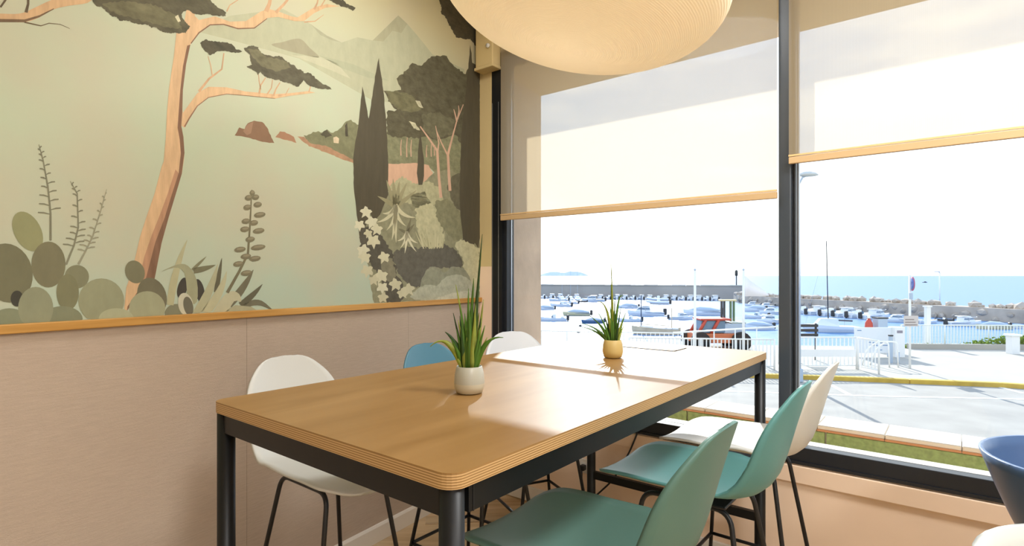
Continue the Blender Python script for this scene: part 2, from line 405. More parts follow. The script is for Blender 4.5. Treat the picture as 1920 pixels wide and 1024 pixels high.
# ================================================================= TABLE
ZT = 1.45-.348
def tp(px, py): p = MWi @ on_z(px, py, ZT); return p.x, p.y
(rx, ny) = tp(847, 893); (lx_, _) = tp(366, 756); (_, fy) = tp(1441, 660)
fy = min(fy, -.06)
TX0, TX1, TY0, TY1 = lx_, rx, ny, fy
tb = thing('table', 'long bar-height table with oak plywood top and black steel legs', 'table', M=MW @ Matrix.Translation(((TX0+TX1)/2, (TY0+TY1)/2, 0)))
TWd, TL = TX1-TX0, TY1-TY0
def rrect(w, h, r, n=6):
    out = []
    for cx, cy, a0 in ((w/2-r, h/2-r, 0), (-w/2+r, h/2-r, PI/2), (-w/2+r, -h/2+r, PI), (w/2-r, -h/2+r, 3*PI/2)):
        for j in range(n+1): a = a0+j/n*PI/2; out.append((cx+r*math.cos(a), cy+r*math.sin(a)))
    return out
m_top = wood('oak_table', '#8a6534', '#9f7a49', .42, coat=.12, axis='y', grain=9); m_top.node_tree.nodes['Principled BSDF'].inputs['Specular IOR Level'].default_value = .35
def ply_mat():
    m = wood('plywood_edge', '#9a6b3c', '#d2aa76', .5, axis='y'); n = m.node_tree.nodes; l = m.node_tree.links.new
    t = n.new('ShaderNodeTexCoord'); s = n.new('ShaderNodeSeparateXYZ'); l(t.outputs['Object'], s.inputs[0])
    a = n.new('ShaderNodeMath'); a.operation = 'MULTIPLY'; a.inputs[1].default_value = 2*PI/.0049; l(s.outputs['Z'], a.inputs[0])
    b = n.new('ShaderNodeMath'); b.operation = 'SINE'; l(a.outputs[0], b.inputs[0])
    r = n.new('ShaderNodeValToRGB'); r.color_ramp.elements[0].color = (*srgb('#94703f'), 1); r.color_ramp.elements[1].color = (*srgb('#c9a573'), 1)
    r.color_ramp.elements[0].position = .35; r.color_ramp.elements[1].position = .6
    mr = n.new('ShaderNodeMapRange'); mr.inputs['From Min'].default_value = -1; l(b.outputs[0], mr.inputs[0]); l(mr.outputs[0], r.inputs[0])
    l(r.outputs[0], n['Principled BSDF'].inputs['Base Color']); return m
m_ply = ply_mat()
TH = .030
link('table_top', prism_me('table_top', rrect(TWd, TL, .035), ZT-.0015, ZT), m_top, tb)
link('plywood_edge', prism_me('plywood_edge', rrect(TWd, TL, .035), -TH+.0015, 0), m_ply, tb, Matrix.Translation((0, 0, ZT-.0015)))
LR, IN = .0235, .028
AH = .056
m_tblk = mat('table_black_steel', '#0d0f11', .42, spec=.4)
leg = lathe_me('leg', [(LR, 0), (LR, .02), (LR, ZT-TH-.0005)], 24)
for sx in (-1, 1):
    for sy in (-1, 1):
        l_ = link('leg', leg, m_tblk, tb, Matrix.Translation((sx*(TWd/2-IN-.0), sy*(TL/2-IN), 0)))
        link('foot_glide', lathe_me('foot_glide', [(.018, 0), (.018, .012)], 16), m_black, l_)
za = ZT-TH-AH
for sy in (-1, 1):
    box('apron', -TWd/2+IN, TWd/2-IN, sy*(TL/2-IN)-.014, sy*(TL/2-IN)+.014, za, ZT-TH-.0005, m_tblk, tb)
for sx in (-1, 1):
    box('apron', sx*(TWd/2-IN)-.014, sx*(TWd/2-IN)+.014, -TL/2+IN+.03, TL/2-IN-.03, za, ZT-TH-.0005, m_tblk, tb)
    for sy in (-1, 1): box('apron_joint', sx*(TWd/2-IN)-.0152, sx*(TWd/2-IN)+.0152, sy*(TL/2-IN-.042)-.0015, sy*(TL/2-IN-.042)+.0015, za-.0003, ZT-TH-.001, m_black, tb)
# low stretchers between far legs
box('stretcher', -TWd/2+IN, TWd/2-IN, TL/2-IN-.012, TL/2-IN+.012, .33, .37, m_tblk, tb)
# flush cable flap
def tl(px, py): a, b = tp(px, py); return a-(TX0+TX1)/2, b-(TY0+TY1)/2
fa, fb, fc = tl(1173, 649), tl(1264, 659), tl(1294, 652)
fx0, fx1, fy0, fy1 = fa[0], fb[0], fb[1], fb[1]+.14
fp = box('cable_flap', fx0, fx1, fy0, fy1, ZT-.001, ZT+.0016, m_top, tb, None, .0006)
for a, b, c_, d in ((fx0, fx1, fy0-.008, fy0), (fx0, fx1, fy0+.03, fy0+.036), (fx1, fx1+.004, fy0-.006, fy1)):
    box('slot', a, b, c_, d, ZT-.001, ZT+.0022, mat('slot_dark', '#0c0c0c', .95, spec=.03), fp)

# ================================================================= CHAIRS
def shell_me():
    prof = [(.350, .738), (.315, .755), (.21, .763), (.08, .756), (-.04, .747), (-.115, .750), (-.166, .768), (-.202, .806), (-.225, .865), (-.243, .93), (-.262, 1.0), (-.283, 1.07), (-.300, 1.125)]
    # resample
    P = [Vector((0, a, b)) for a, b in prof]; n = 40; L = [0]
    for a, b in zip(P, P[1:]): L.append(L[-1]+(b-a).length)
    def cr(i, t):
        p0, p1, p2, p3 = P[max(i-1, 0)], P[i], P[i+1], P[min(i+2, len(P)-1)]
        return .5*((2*p1)+(p2-p0)*t+(2*p0-5*p1+4*p2-p3)*t*t+(3*p1-p0-3*p2+p3)*t**3)
    tot = L[-1]; V = []; F = []; nx = 14
    for r in range(n+1):
        # denser rows near both ends
        s = tot*(.5-.5*math.cos(PI*r/n))
        i = max(j for j in range(len(L)-1) if L[j] <= s+1e-9); p = cr(i, (s-L[i])/(L[i+1]-L[i]))
        u = s/tot
        w = .212+.012*math.sin(PI*min(1, u*1.6))-.02*max(0, u-.55)/.45
        ef, eb = .11, .20
        if s < ef: w *= max(.0, 1-((ef-s)/ef)**2.6)**(1/2.6)*.999+.001
        if tot-s < eb: w *= max(.0, 1-((eb-(tot-s))/eb)**2.2)**(1/2.2)*.999+.001
        back = max(0, min(1, (u-.42)/.2)); back = back*back*(3-2*back)
        bend = math.exp(-((u-.5)/.18)**2)
        for c in range(nx+1):
            q = -1+2*c/nx; x = w*q
            cup = abs(x/.22)**2.2
            V.append((x, p.y+cup*(.055*back+.035*bend), p.z+cup*(.024*(1-back)+.026*bend)))
    for r in range(n):
        for c in range(nx):
            a = r*(nx+1)+c; F.append((a, a+1, a+nx+2, a+nx+1))
    me = mesh('shell', V, F)
    bm = bmesh.new(); bm.from_mesh(me); bmesh.ops.remove_doubles(bm, verts=bm.verts, dist=.0004); bpy.data.meshes.remove(me)
    bmesh.ops.solidify(bm, geom=bm.faces[:], thickness=.009)
    me = fin(bm, 'shell')
    for p in me.polygons: p.use_smooth = True
    return me
SHELL = shell_me()
SR = .0085
def side_frame_me(sx):
    zt = .716
    return tube_me('side_frame', round_path([(sx*.225, .265, 0), (sx*.115, .19, zt), (sx*.115, -.10, zt), (sx*.225, -.215, 0)], .05, 6), SR, 10)
def lerp_leg(sx, sy, z):
    t = z/.716; top = (sx*.115, .19 if sy > 0 else -.10); bot = (sx*.225, .265 if sy > 0 else -.215)
    return (bot[0]+(top[0]-bot[0])*t, bot[1]+(top[1]-bot[1])*t, z)
SF = [side_frame_me(-1), side_frame_me(1)]
FZ = .27
BARS = []
for a, b in (((-1, 1), (1, 1)), ((1, 1), (1, -1)), ((1, -1), (-1, -1)), ((-1, -1), (-1, 1))):
    BARS.append(tube_me('footrest_bar', [lerp_leg(*a, FZ), lerp_leg(*b, FZ)], .0075, 8))
PLATE = fin(bm_box(-.13, .13, -.09, .12, .722, .732, .003, 1), 'mount_plate')
CROSS = fin(bm_box(-.12, .12, .045, .075, .710, .724, .003, 1), 'cross_bracket')
CAPS = lathe_me('leg_cap', [(.011, 0), (.011, .015), (.0095, .02)], 10)
def chair(M, colname, hexc, label, group='bar chairs around the table', cat='chair'):
    ch = thing('bar_chair', label, cat, M=M, group=group)
    ms = mat('shell_'+colname, hexc, .42, spec=.45, bump=.03, bscale=300)
    me = SHELL.copy(); me.materials.clear(); me.materials.append(ms); link('shell', me, None, ch)
    for k in (0, 1): link('side_frame', SF[k], m_black, ch)
    for b in BARS: link('footrest_bar', b, m_black, ch)
    link('mount_plate', PLATE, m_black, ch); link('cross_bracket', CROSS, m_black, ch)
    for sx in (-1, 1):
        for sy in (-1, 1): link('leg_cap', CAPS, m_black, ch, Matrix.Translation((sx*.225, .265 if sy > 0 else -.215, 0)))
    return ch
def right_chair(du, o, yaw=0): return MW @ TR(TX1+du, TY0+o, 0, PI/2+math.radians(yaw))
def left_chair(du, o, yaw=0): return MW @ TR(TX0-du, TY0+o, 0, -PI/2+math.radians(yaw))
chair(right_chair(.00, .55, 0), 'green', '#567a70', 'dark green shell bar chair nearest the camera, at the table')
chair(right_chair(.03, 1.20, 0), 'teal', '#5b9290', 'teal shell bar chair between the dark green and the cream chair')
chair(right_chair(.03, 1.70, 0), 'cream', '#d4d2ca', 'cream shell bar chair by the window on the right of the table')
chair(left_chair(.22, .50, 0), 'white', '#d2d3cf', 'white shell bar chair against the pink wall, nearest on that side')
chair(left_chair(.09, 1.14, 0), 'blue', '#4f7f93', 'grey-blue shell bar chair behind the plant, by the mural wall')
chair(left_chair(.157, 1.715, -27), 'paleblue', '#d3d6da', 'pale shell bar chair in the corner by the black side channel')

# blue tub bar chair at the right edge
def tubring(t, inset=0.0):
    out = []
    for k in range(40):
        a = 2*PI*k/40
        front = max(0, math.cos(a))            # +x is the open front
        zr = .915-.16*front**1.5
        r = (.155+.125*t**.8)-inset
        out.append((r*math.cos(a), r*math.sin(a)*1.05, .62+(zr-.62)*t+inset*.4*(1-t)))
    return out
TUB = loft_me('tub_shell', [tubring(t/9) for t in range(10)]+[tubring(1-t/9, .012) for t in range(0, 10)])
TUBSEAT = lathe_me('seat_cushion', [(.01, .635), (.15, .635), (.158, .65), (.15, .665), (.01, .67)], 28)
def tub_chair(x, y, rz, m_sh, m_seat, label):
    tm = thing('tub_chair', label, 'chair', (x, y, 0), math.radians(rz), 'chairs at the right edge')
    me = TUB.copy(); me.materials.append(m_sh); link('tub_shell', me, None, tm)
    for sx in (-1, 1):
        for sy in (-1, 1): tube('leg', [(sx*.10, sy*.10, .62), (sx*.21, sy*.21, 0)], .011, m_black, tm)
    for a, b in (((-1, -1), (1, -1)), ((1, -1), (1, 1)), ((1, 1), (-1, 1)), ((-1, 1), (-1, -1))):
        tube('footrest_bar', [(a[0]*.162, a[1]*.162, .27), (b[0]*.162, b[1]*.162, .27)], .008, m_black, tm)
    me = TUBSEAT.copy(); me.materials.append(m_seat); link('seat_cushion', me, None, tm)
tub_chair(1.70, 1.60, -70, mat('tub_blue', '#4a648c', .35), mat('tub_seat', '#3d5f9a', .6), 'blue plastic tub chair at the right edge before the window')
tub_chair(1.13, .93, -70, mat('tub_white', '#c4c5bf', .4), mat('tub_seat_white', '#cfcfc8', .6), 'white tub chair whose rim shows in the lower right corner')

# ================================================================= PENDANT LAMP
lampc = Vector((.219, 1.8, 1.45+.929)); LRr, LRh, tilt = .47, .212, .209
pl = thing('pendant_lamp', 'large cream pebble-shaped pendant lamp hanging over the table', 'lamp', M=Matrix.Translation(lampc) @ Matrix.Rotation(tilt, 4, 'Y'))
prof = []
NR = 150
for i in range(NR+1):
    a = -PI/2+PI*i/NR
    prof.append((max(.0008, LRr*math.cos(a))*(1), LRh*math.sin(a)))
def shade_mat():
    m = bpy.data.materials.new('ribbed_shade'); m.use_nodes = True; n = m.node_tree.nodes; n.clear(); l = m.node_tree.links.new
    o = n.new('ShaderNodeOutputMaterial'); d = n.new('ShaderNodeBsdfDiffuse'); t = n.new('ShaderNodeBsdfTranslucent'); x_ = n.new('ShaderNodeMixShader')
    c = (*srgb('#f3e8d2'), 1); d.inputs[0].default_value = c; t.inputs[0].default_value = c; x_.inputs[0].default_value = .3
    tcn = n.new('ShaderNodeTexCoord'); w = n.new('ShaderNodeTexWave'); w.wave_type = 'RINGS'; w.rings_direction = 'Z'; w.inputs['Scale'].default_value = 55; w.inputs['Distortion'].default_value = 1.0; w.inputs['Detail Scale'].default_value = .6
    l(tcn.outputs['Object'], w.inputs['Vector']); b = n.new('ShaderNodeBump'); b.inputs['Strength'].default_value = .5; b.inputs['Distance'].default_value = .002
    l(w.outputs[0], b.inputs['Height']); l(b.outputs[0], d.inputs['Normal'])
    l(d.outputs[0], x_.inputs[1]); l(t.outputs[0], x_.inputs[2]); l(x_.outputs[0], o.inputs[0]); return m
link('lamp_shade', lathe_me('lamp_shade', prof, 72), shade_mat(), pl)
Rinv = Matrix.Rotation(-tilt, 4, 'Y')
topl = Rinv @ Vector((0, 0, CEIL-.002-lampc.z)); 
tube('cable', [Vector((0, 0, LRh-.01)), topl], .003, m_black, pl)
link('canopy', lathe_me('canopy', [(.06, -.03), (.06, 0)], 20), m_white, pl, Matrix.Translation(topl) @ Rinv)
lb = bpy.data.lights.new('lamp_bulb', 'POINT'); lb.energy = 1.45; lb.color = (1, .94, .84); lb.shadow_soft_size = .08
lbo = bpy.data.objects.new('lamp_bulb', lb); COL.objects.link(lbo); lbo.parent = pl

# unseen fill lamps added under the ceiling to brighten the interior
def fill_lamp(x, y, label, power):
    c = thing('fill_lamp', label, 'lamp', (x, y, CEIL-.001), 0, 'added fill lamps')
    link('housing', lathe_me('housing', [(.40, -.06), (.42, -.055), (.42, 0)], 36), m_white, c)
    link('diffuser', lathe_me('diffuser', [(.01, -.075), (.38, -.07), (.395, -.06), (.01, -.058)], 36), mat('fill_diffuser', '#fff1da', .6, emit=2.0), c)
    a = bpy.data.lights.new('fill_light', 'AREA'); a.shape = 'DISK'; a.size = .8; a.energy = power; a.color = (.97, .985, 1)
    ao = bpy.data.objects.new('fill_light', a); COL.objects.link(ao); ao.parent = c; ao.location = (0, 0, -.085)
fill_lamp(1.5, 1.0, 'added unseen fill lamp at the ceiling near the windows', 64)
fill_lamp(-.05, 2.15, 'added unseen fill lamp above the table near the mural', 27)
fill_lamp(1.5, -1.6, 'added unseen fill lamp behind the camera in the middle of the room', 82)
fill_lamp(1.2, -4.2, 'added unseen fill lamp at the back of the room', 80)

# ================================================================= PLANTS
def leaf_me(base, tip, w, sag=0.0, mid=None, n=9):
    base, tip = Vector(base), Vector(tip); V = []; F = []
    m_ = Vector(mid) if mid else (base+tip)/2+Vector((0, 0, sag))
    side = (tip-base).cross(Vector((random.uniform(-.4, .4), 1, 0))).normalized()
    fw = Vector((0, -1, 0))
    for i in range(n+1):
        t = i/n; p = base*(1-t)**2+m_*2*t*(1-t)+tip*t*t
        ww = w*(.55+.45*math.sin(PI*min(1, t*1.3+.15)))*(1-t**3.2)+.0004
        nn = side.cross((tip-base).normalized()).normalized()
        V += [p-side*ww/2, p-nn*ww*.18, p+side*ww/2]
    for i in range(n):
        for k in (0, 1):
            a = i*3+k; F.append((a, a+1, a+4, a+3))
    bm = bmesh.new(); me = mesh('leaf', V, F); bm.from_mesh(me); bpy.data.meshes.remove(me)
    bmesh.ops.solidify(bm, geom=bm.faces[:], thickness=.0016); me = fin(bm, 'leaf')
    for p_ in me.polygons: p_.use_smooth = True
    return me
g1 = mat('leaf_green', '#5f8a2e', .4, var=.35, scale=14, stretch=(1, 1, .3)); g2 = mat('leaf_dark', '#35541f', .4, var=.3, scale=14); g3 = mat('leaf_lime', '#a3ad45', .4, var=.25, scale=18)
for m_ in (g1, g2, g3):                                  # thin leaves let light through
    n_ = m_.node_tree.nodes; b_ = n_['Principled BSDF']; o_ = n_['Material Output']; t_ = n_.new('ShaderNodeBsdfTranslucent'); x_ = n_.new('ShaderNodeMixShader'); x_.inputs[0].default_value = .4
    for l_ in list(b_.inputs['Base Color'].links): m_.node_tree.links.new(l_.from_socket, t_.inputs[0])
    m_.node_tree.links.new(b_.outputs[0], x_.inputs[1]); m_.node_tree.links.new(t_.outputs[0], x_.inputs[2]); m_.node_tree.links.new(x_.outputs[0], o_.inputs[0])
def plant(px, py, label, leaves, potw, poth, pm, bandm):
    b = on_z(px, py, ZT); sc_ = b.y/FPX
    t = thing('potted_snake_plant', label, 'plant', (b.x, b.y, ZT))
    r = potw*sc_/2; h = poth*sc_
    pot = link('pot', lathe_me('pot', [(r*.62, .0005), (r*.86, h*.05), (r*.98, h*.28), (r, h*.40), (r*.96, h*.72), (r*.84, h*.985), (r*.82, h), (r*.78, h*.985), (r*.78, h*.8), (r*.02, h*.8)], 40), pm, t)
    if bandm: link('base_band', lathe_me('base_band', [(r*.63, .0003), (r*.87, h*.05), (r*.988, h*.28), (r*1.004, h*.385)], 40, False), bandm, pot)
    link('soil', lathe_me('soil', [(r*.77, h*.84), (r*.7, h*.88), (.001, h*.89)], 24), mat('potting_soil', '#3a2c20', .95, var=.3, scale=200), t)
    for (bx_, dx, dy, w, mx_, my_) in leaves:
        d = random.uniform(-.35, .35)
        base = (bx_*sc_, random.uniform(-.4, .4)*r, h*.84); tip = (dx*sc_, d*abs(dx)*sc_+random.uniform(-.3, .3)*r, dy*sc_)
        mid = (mx_*sc_, (base[1]+tip[1])/2, my_*sc_) if mx_ is not None else None
        link('leaf', leaf_me(base, tip, w*sc_, .0, mid), random.choice((g1, g1, g2, g3)), t)
    return t
near = [(-2, -2, 196, 11, -2, 120), (7, 12, 168, 12, 9, 110), (-7, -18, 168, 10, -10, 110), (4, 16, 134, 13, 9, 84), (-5, -11, 116, 13, -7, 76), (9, 30, 128, 9, 18, 84), (-11, -34, 104, 9, -20, 80), (2, -3, 134, 12, 0, 84), (-12, -58, 96, 9, -30, 106), (5, 24, 298, 9, 12, 150), (-4, -27, 203, 8, -8, 120), (2, 8, 215, 13, 2, 130), (0, 14, 190, 14, 8, 100), (-8, -30, 150, 8, -16, 90), (-6, -20, 138, 8, -12, 90), (-12, -72, 88, 11, -38, 122), (-10, -45, 115, 14, -22, 100), (12, 64, 106, 10, 26, 112), (12, 34, 106, 9, 20, 80), (8, 26, 175, 10, 18, 100), (3, 0, 160, 13, 2, 100), (-3, -8, 150, 13, -4, 95), (-6, -14, 128, 11, -8, 85), (6, 18, 150, 13, 10, 95), (-9, -24, 120, 9, -15, 80), (9, 20, 120, 11, 14, 80), (0, 4, 120, 13, 2, 80), (4, 10, 100, 12, 6, 70), (-4, -4, 105, 12, -4, 70), (-10, -17, 145, 9, -12, 80), (10, 22, 140, 10, 14, 90)]
far = [(-8, -46, 80, 4, -20, 64), (-6, -30, 88, 4, -14, 66), (-3, -14, 96, 4, -7, 70), (7, 22, 76, 4, 13, 56), (5, 14, 96, 4, 8, 66), (2, 4, 120, 4, 3, 80), (-2, -6, 104, 4, -3, 70), (8, 26, 88, 4, 15, 60), (-9, -62, 58, 4, -28, 54), (0, -3, 140, 4, -1, 90), (0, -4, 176, 5, 0, 100), (4, 18, 116, 4.5, 8, 130), (-2, -30, 106, 4.5, -8, 110), (-10, -58, 64, 5, -22, 56), (-8, -36, 72, 4.5, -14, 60), (-4, -17, 82, 4.5, -8, 62), (6, 18, 66, 4.5, 10, 52), (8, 23, 60, 4.5, 14, 48), (0, 2, 90, 5, 1, 60), (2, 8, 84, 5, 4, 60), (-4, -10, 74, 4.5, -6, 54), (4, 12, 72, 4.5, 5, 54), (1, -1, 110, 4.5, 0, 70), (-6, -24, 60, 4.5, -12, 50), (3, 5, 66, 5, 4, 50)]
plant(880, 737, 'taller snake plant in a two-tone grey pot on the near half of the table', near, 57, 51, mat('pot_grey', '#b3b1a2', .35, spec=.6), mat('pot_beige', '#c6bea6', .5))
plant(1149, 671, 'smaller snake plant in a mustard pot on the sunlit end of the table', far, 38, 34, mat('pot_mustard', '#c9b070', .45), None)

# ================================================================= SOCKET AND CABLES UNDER THE WINDOW
sx_, sz_ = wpt(1094, 872)
so_ = tag(box('wall_socket', sx_-.03, sx_+.05, -.01, -.0, sz_-.045, sz_+.04, m_base, None, MW, .003), 'cream wall socket under the window behind the table leg', 'socket')
box('socket_insert', sx_-.012, sx_+.032, -.013, -.009, sz_-.025, sz_+.022, m_white, so_, None, .002)
pg = tag(box('power_plug', sx_-.0, sx_+.03, -.05, -.014, sz_-.02, sz_+.012, m_black, None, MW, .006), 'black power plug in the wall socket', 'plug')
q = [wpt(1198, 800, -.03), wpt(1190, 825, -.03), wpt(1178, 850, -.05), wpt(1150, 900, -.06), wpt(1112, 935, -.05), wpt(1093, 925, -.04), wpt(1090, 880, -.04)]
cp = round_path([(q[0][0], -.02, q[0][1]), (q[1][0], -.03, q[1][1]), (q[2][0], -.04, q[2][1]), (q[3][0], -.06, q[3][1]), (q[4][0], -.06, q[4][1]), (q[5][0], -.05, q[5][1]), (sx_+.015, -.045, sz_-.02)], .06, 5)
tag(link('power_cable', tube_me('power_cable', cp, .005, 8), m_black, None, MW), 'black cable dropping from the window frame to the socket', 'cable')

# ================================================================= MURAL (flat painted wallpaper on the left wall)
def paint_mat(name, amp, scale, stretch=(1, 1, 1)):
    m = bpy.data.materials.new(name); m.use_nodes = True; n = m.node_tree.nodes; b = n['Principled BSDF']; l = m.node_tree.links.new
    b.inputs['Roughness'].default_value = .75; b.inputs['Specular IOR Level'].default_value = .25
    a = n.new('ShaderNodeAttribute'); a.attribute_name = 'paint'
    t = n.new('ShaderNodeTexCoord'); mpn = n.new('ShaderNodeMapping'); mpn.inputs['Scale'].default_value = stretch; l(t.outputs['Object'], mpn.inputs[0])
    z = n.new('ShaderNodeTexNoise'); z.inputs['Scale'].default_value = scale; z.inputs['Detail'].default_value = 6; z.inputs['Roughness'].default_value = .65; l(mpn.outputs[0], z.inputs['Vector'])
    mr = n.new('ShaderNodeMapRange'); mr.inputs['From Min'].default_value = .3; mr.inputs['From Max'].default_value = .7; mr.inputs['To Min'].default_value = .86*(1-amp); mr.inputs['To Max'].default_value = .86*(1+amp); l(z.outputs[0], mr.inputs[0])
    h = n.new('ShaderNodeHueSaturation'); h.inputs['Saturation'].default_value = .86; l(a.outputs['Color'], h.inputs['Color']); l(mr.outputs[0], h.inputs['Value']); l(h.outputs[0], b.inputs['Base Color'])
    return m
m_paint = paint_mat('mural_paint', .07, 22, (1, 1, .5)); m_fol = paint_mat('mural_foliage', .3, 16, (1, 1, 1.6)); m_bark = paint_mat('mural_bark', .16, 30, (1.6, 1, .22))
m_bush = paint_mat('mural_bush', .2, 26)
def mural_bg():
    m = bpy.data.materials.new('mural_ground'); m.use_nodes = True; n = m.node_tree.nodes; b = n['Principled BSDF']; l = m.node_tree.links.new
    b.inputs['Roughness'].default_value = .75; b.inputs['Specular IOR Level'].default_value = .25
    t = n.new('ShaderNodeTexCoord'); s = n.new('ShaderNodeSeparateXYZ'); l(t.outputs['Object'], s.inputs[0])
    r = n.new('ShaderNodeValToRGB'); mr = n.new('ShaderNodeMapRange'); mr.inputs['From Min'].default_value = ztrim; mr.inputs['From Max'].default_value = 3.0; l(s.outputs['Z'], mr.inputs[0]); l(mr.outputs[0], r.inputs[0])
    r.color_ramp.elements[0].position = 0; r.color_ramp.elements[0].color = (*srgb('#b1c0ac'), 1)
    r.color_ramp.elements[1].position = 1; r.color_ramp.elements[1].color = (*srgb('#c6bd97'), 1)
    e1 = r.color_ramp.elements.new(.35); e1.color = (*srgb('#b8c2a6'), 1)
    e2 = r.color_ramp.elements.new(.7); e2.color = (*srgb('#b8bfa3'), 1)
    z = n.new('ShaderNodeTexNoise'); z.inputs['Scale'].default_value = 1.6; z.inputs['Detail'].default_value = 6; z.inputs['Roughness'].default_value = .55; l(t.outputs['Object'], z.inputs['Vector'])
    c = n.new('ShaderNodeValToRGB'); c.color_ramp.elements[0].position = .44; c.color_ramp.elements[1].position = .64; l(z.outputs[0], c.inputs[0])
    mxn = n.new('ShaderNodeMixRGB'); mxn.inputs['Color2'].default_value = (*srgb('#bfb89f'), 1); l(r.outputs[0], mxn.inputs['Color1'])
    f = n.new('ShaderNodeMath'); f.operation = 'MULTIPLY'; f.inputs[1].default_value = .75; l(c.outputs[0], f.inputs[0]); l(f.outputs[0], mxn.inputs[0])
    l(mxn.outputs[0], b.inputs['Base Color']); return m
mural = thing('mural', 'painted landscape mural of pines, cypresses, cacti and sea above the wooden rail', 'mural', M=ML)
mxe = lpt(899, 300)[0]
link('painted_sky', fin(bm_box(mxe, 6.9, .0005, .003, ztrim+.014, CEIL-.004), 'painted_sky'), mural_bg(), mural)
def catm(pts, n=4):
    out = []; N = len(pts)
    for i in range(N):
        p0, p1, p2, p3 = [Vector((*pts[(i+k) % N], 0)) for k in (-1, 0, 1, 2)]
        for j in range(n):
            t = j/n; q = .5*((2*p1)+(p2-p0)*t+(2*p0-5*p1+4*p2-p3)*t*t+(3*p1-p0-3*p2+p3)*t**3); out.append((q.x, q.y))
    return out
def jag(pts, amp=2.0, step=3.0):
    out = []; N = len(pts)
    for i in range(N):
        a, b = Vector(pts[i]), Vector(pts[(i+1) % N]); d = b-a; k = max(1, int(d.length/step)); nn = Vector((-d.y, d.x)).normalized() if d.length else Vector((0, 0))
        for j in range(k):
            p = a+d*(j/k)+nn*random.uniform(-amp, amp); out.append((p.x, p.y))
    return out
ZL = ztrim+.014
class Motif:
    layer = 0
    def __init__(self, name, m=None): self.name, self.m, self.v, self.f, self.c = name, m or m_paint, [], [], []
    def poly(self, pts, col, lift=0):
        P = []
        for p in pts:
            x, z = lpt(p[0], p[1]); P.append(Vector((max(mxe, min(6.9, x)), max(ZL, min(CEIL-.005, z)), 0)))
        y = .0031+.000006*(Motif.layer+lift); o = len(self.v)
        self.v += [(p.x, y, p.y) for p in P]
        for t in geometry.tessellate_polygon([P]):
            a, b, c = [P[i] for i in t]
            if abs((b-a).cross(c-a).z) < 1e-9: continue
            self.f.append([o+i for i in t]); self.c.append(srgb(col))
        return self
    def ell(self, cx, cy, rx, ry, rot, col, lift=0, n=28):
        a = math.radians(rot); ca, sa = math.cos(a), math.sin(a)
        return self.poly([(cx+rx*math.cos(t)*ca-ry*math.sin(t)*sa, cy+rx*math.cos(t)*sa+ry*math.sin(t)*ca) for t in [2*PI*k/n for k in range(n)]], col, lift)
    def stroke(self, pts, w, col, lift=0):
        L, R = [], []
        ws_ = w if isinstance(w, (list, tuple)) else [w]*len(pts)
        for i, p in enumerate(pts):
            a, b = Vector(pts[max(i-1, 0)]), Vector(pts[min(i+1, len(pts)-1)]); d = (b-a).normalized(); nn = Vector((-d.y, d.x))*ws_[i]/2
            L.append((p[0]+nn.x, p[1]+nn.y)); R.append((p[0]-nn.x, p[1]-nn.y))
        return self.poly(L+R[::-1], col, lift)
    def blade(self, base, tip, w, col, bend=0, lift=0):
        a, b = Vector(base), Vector(tip); d = b-a; nn = Vector((-d.y, d.x)).normalized(); m_ = (a+b)/2+nn*bend
        pts, ws_ = [], []
        for i in range(8):
            t = i/7; p = a*(1-t)**2+m_*2*t*(1-t)+b*t*t; pts.append((p.x, p.y)); ws_.append(max(.3, w*(.75+.6*t-1.3*t*t)))
        return self.stroke(pts, ws_, col, lift)
    def done(self):
        me = mesh(self.name, self.v, self.f); at = me.color_attributes.new('paint', 'FLOAT_COLOR', 'CORNER')
        k = 0
        for i, p in enumerate(me.polygons):
            if p.normal.y < 0: p.flip()
            for li in p.loop_indices: at.data[li].color = (*self.c[i], 1)
        o = link(self.name, me, self.m, mural); Motif.layer += 4
        return o
# distant mountains
q = Motif('painted_mountains')
q.poly([(370, 60), (430, 30), (530, 17), (581, 45), (612, 67), (640, 80), (669, 70), (698, 76), (746, 29), (763, 45), (787, 73), (810, 102), (870, 130), (870, 200), (700, 190), (560, 110), (430, 75)], '#bcbd98')
q.poly([(698, 76), (746, 29), (763, 45), (752, 62), (735, 58), (718, 78)], '#b3b08b', 1)
q.poly([(581, 45), (612, 67), (640, 80), (622, 76), (600, 66)], '#b0af8d', 1)
q.poly(catm([(508, 84), (530, 79), (548, 74), (564, 74), (580, 90), (598, 108), (569, 103), (533, 94)]), '#a9a482', 2)
q.poly([(545, 104), (597, 106), (630, 118), (657, 148), (620, 132), (580, 116)], '#c8c7a2', 2)
q.poly([(597, 104), (660, 120), (730, 152), (690, 146), (640, 128)], '#b4b793', 2)
q.done()
# sea rocks and shore
q = Motif('painted_sea_rock'); q.poly(jag([(439, 254), (448, 239), (457.5, 242), (463.6, 231.6), (475.7, 227), (491, 228.5), (500, 239), (513.5, 269), (491, 266), (460.5, 257)], .6, 4), '#94704f').poly([(455, 246), (464, 233), (474, 229), (470, 250), (462, 254)], '#a98260', 1); q.done()
q = Motif('painted_sea_rock'); q.poly(jag([(515, 257), (524, 247), (533, 248), (551, 257), (555, 268), (533, 262)], .6, 4), '#b08058'); q.done()
q = Motif('painted_shore', m_bush)
q.poly(jag([(569, 255), (591, 247), (606, 248), (612, 243), (624, 250), (640, 240), (648, 229), (657, 225), (669, 234), (700, 240), (700, 312), (660, 305), (639, 290), (612, 278), (581, 270)], 1.6, 4), '#86865f')
q.poly(jag([(557, 257), (569, 257), (582, 269), (612, 274), (639, 288), (663, 300), (663, 307), (630, 294), (579, 274)], .9, 4), '#b98c62', 1)
q.poly(jag([(646, 236), (650, 229), (652, 256), (647, 256)], .3, 4), '#57513f', 1).poly(jag([(600, 252), (612, 244), (622, 254), (610, 258)], 1.4, 3), '#5f5b44', 1)
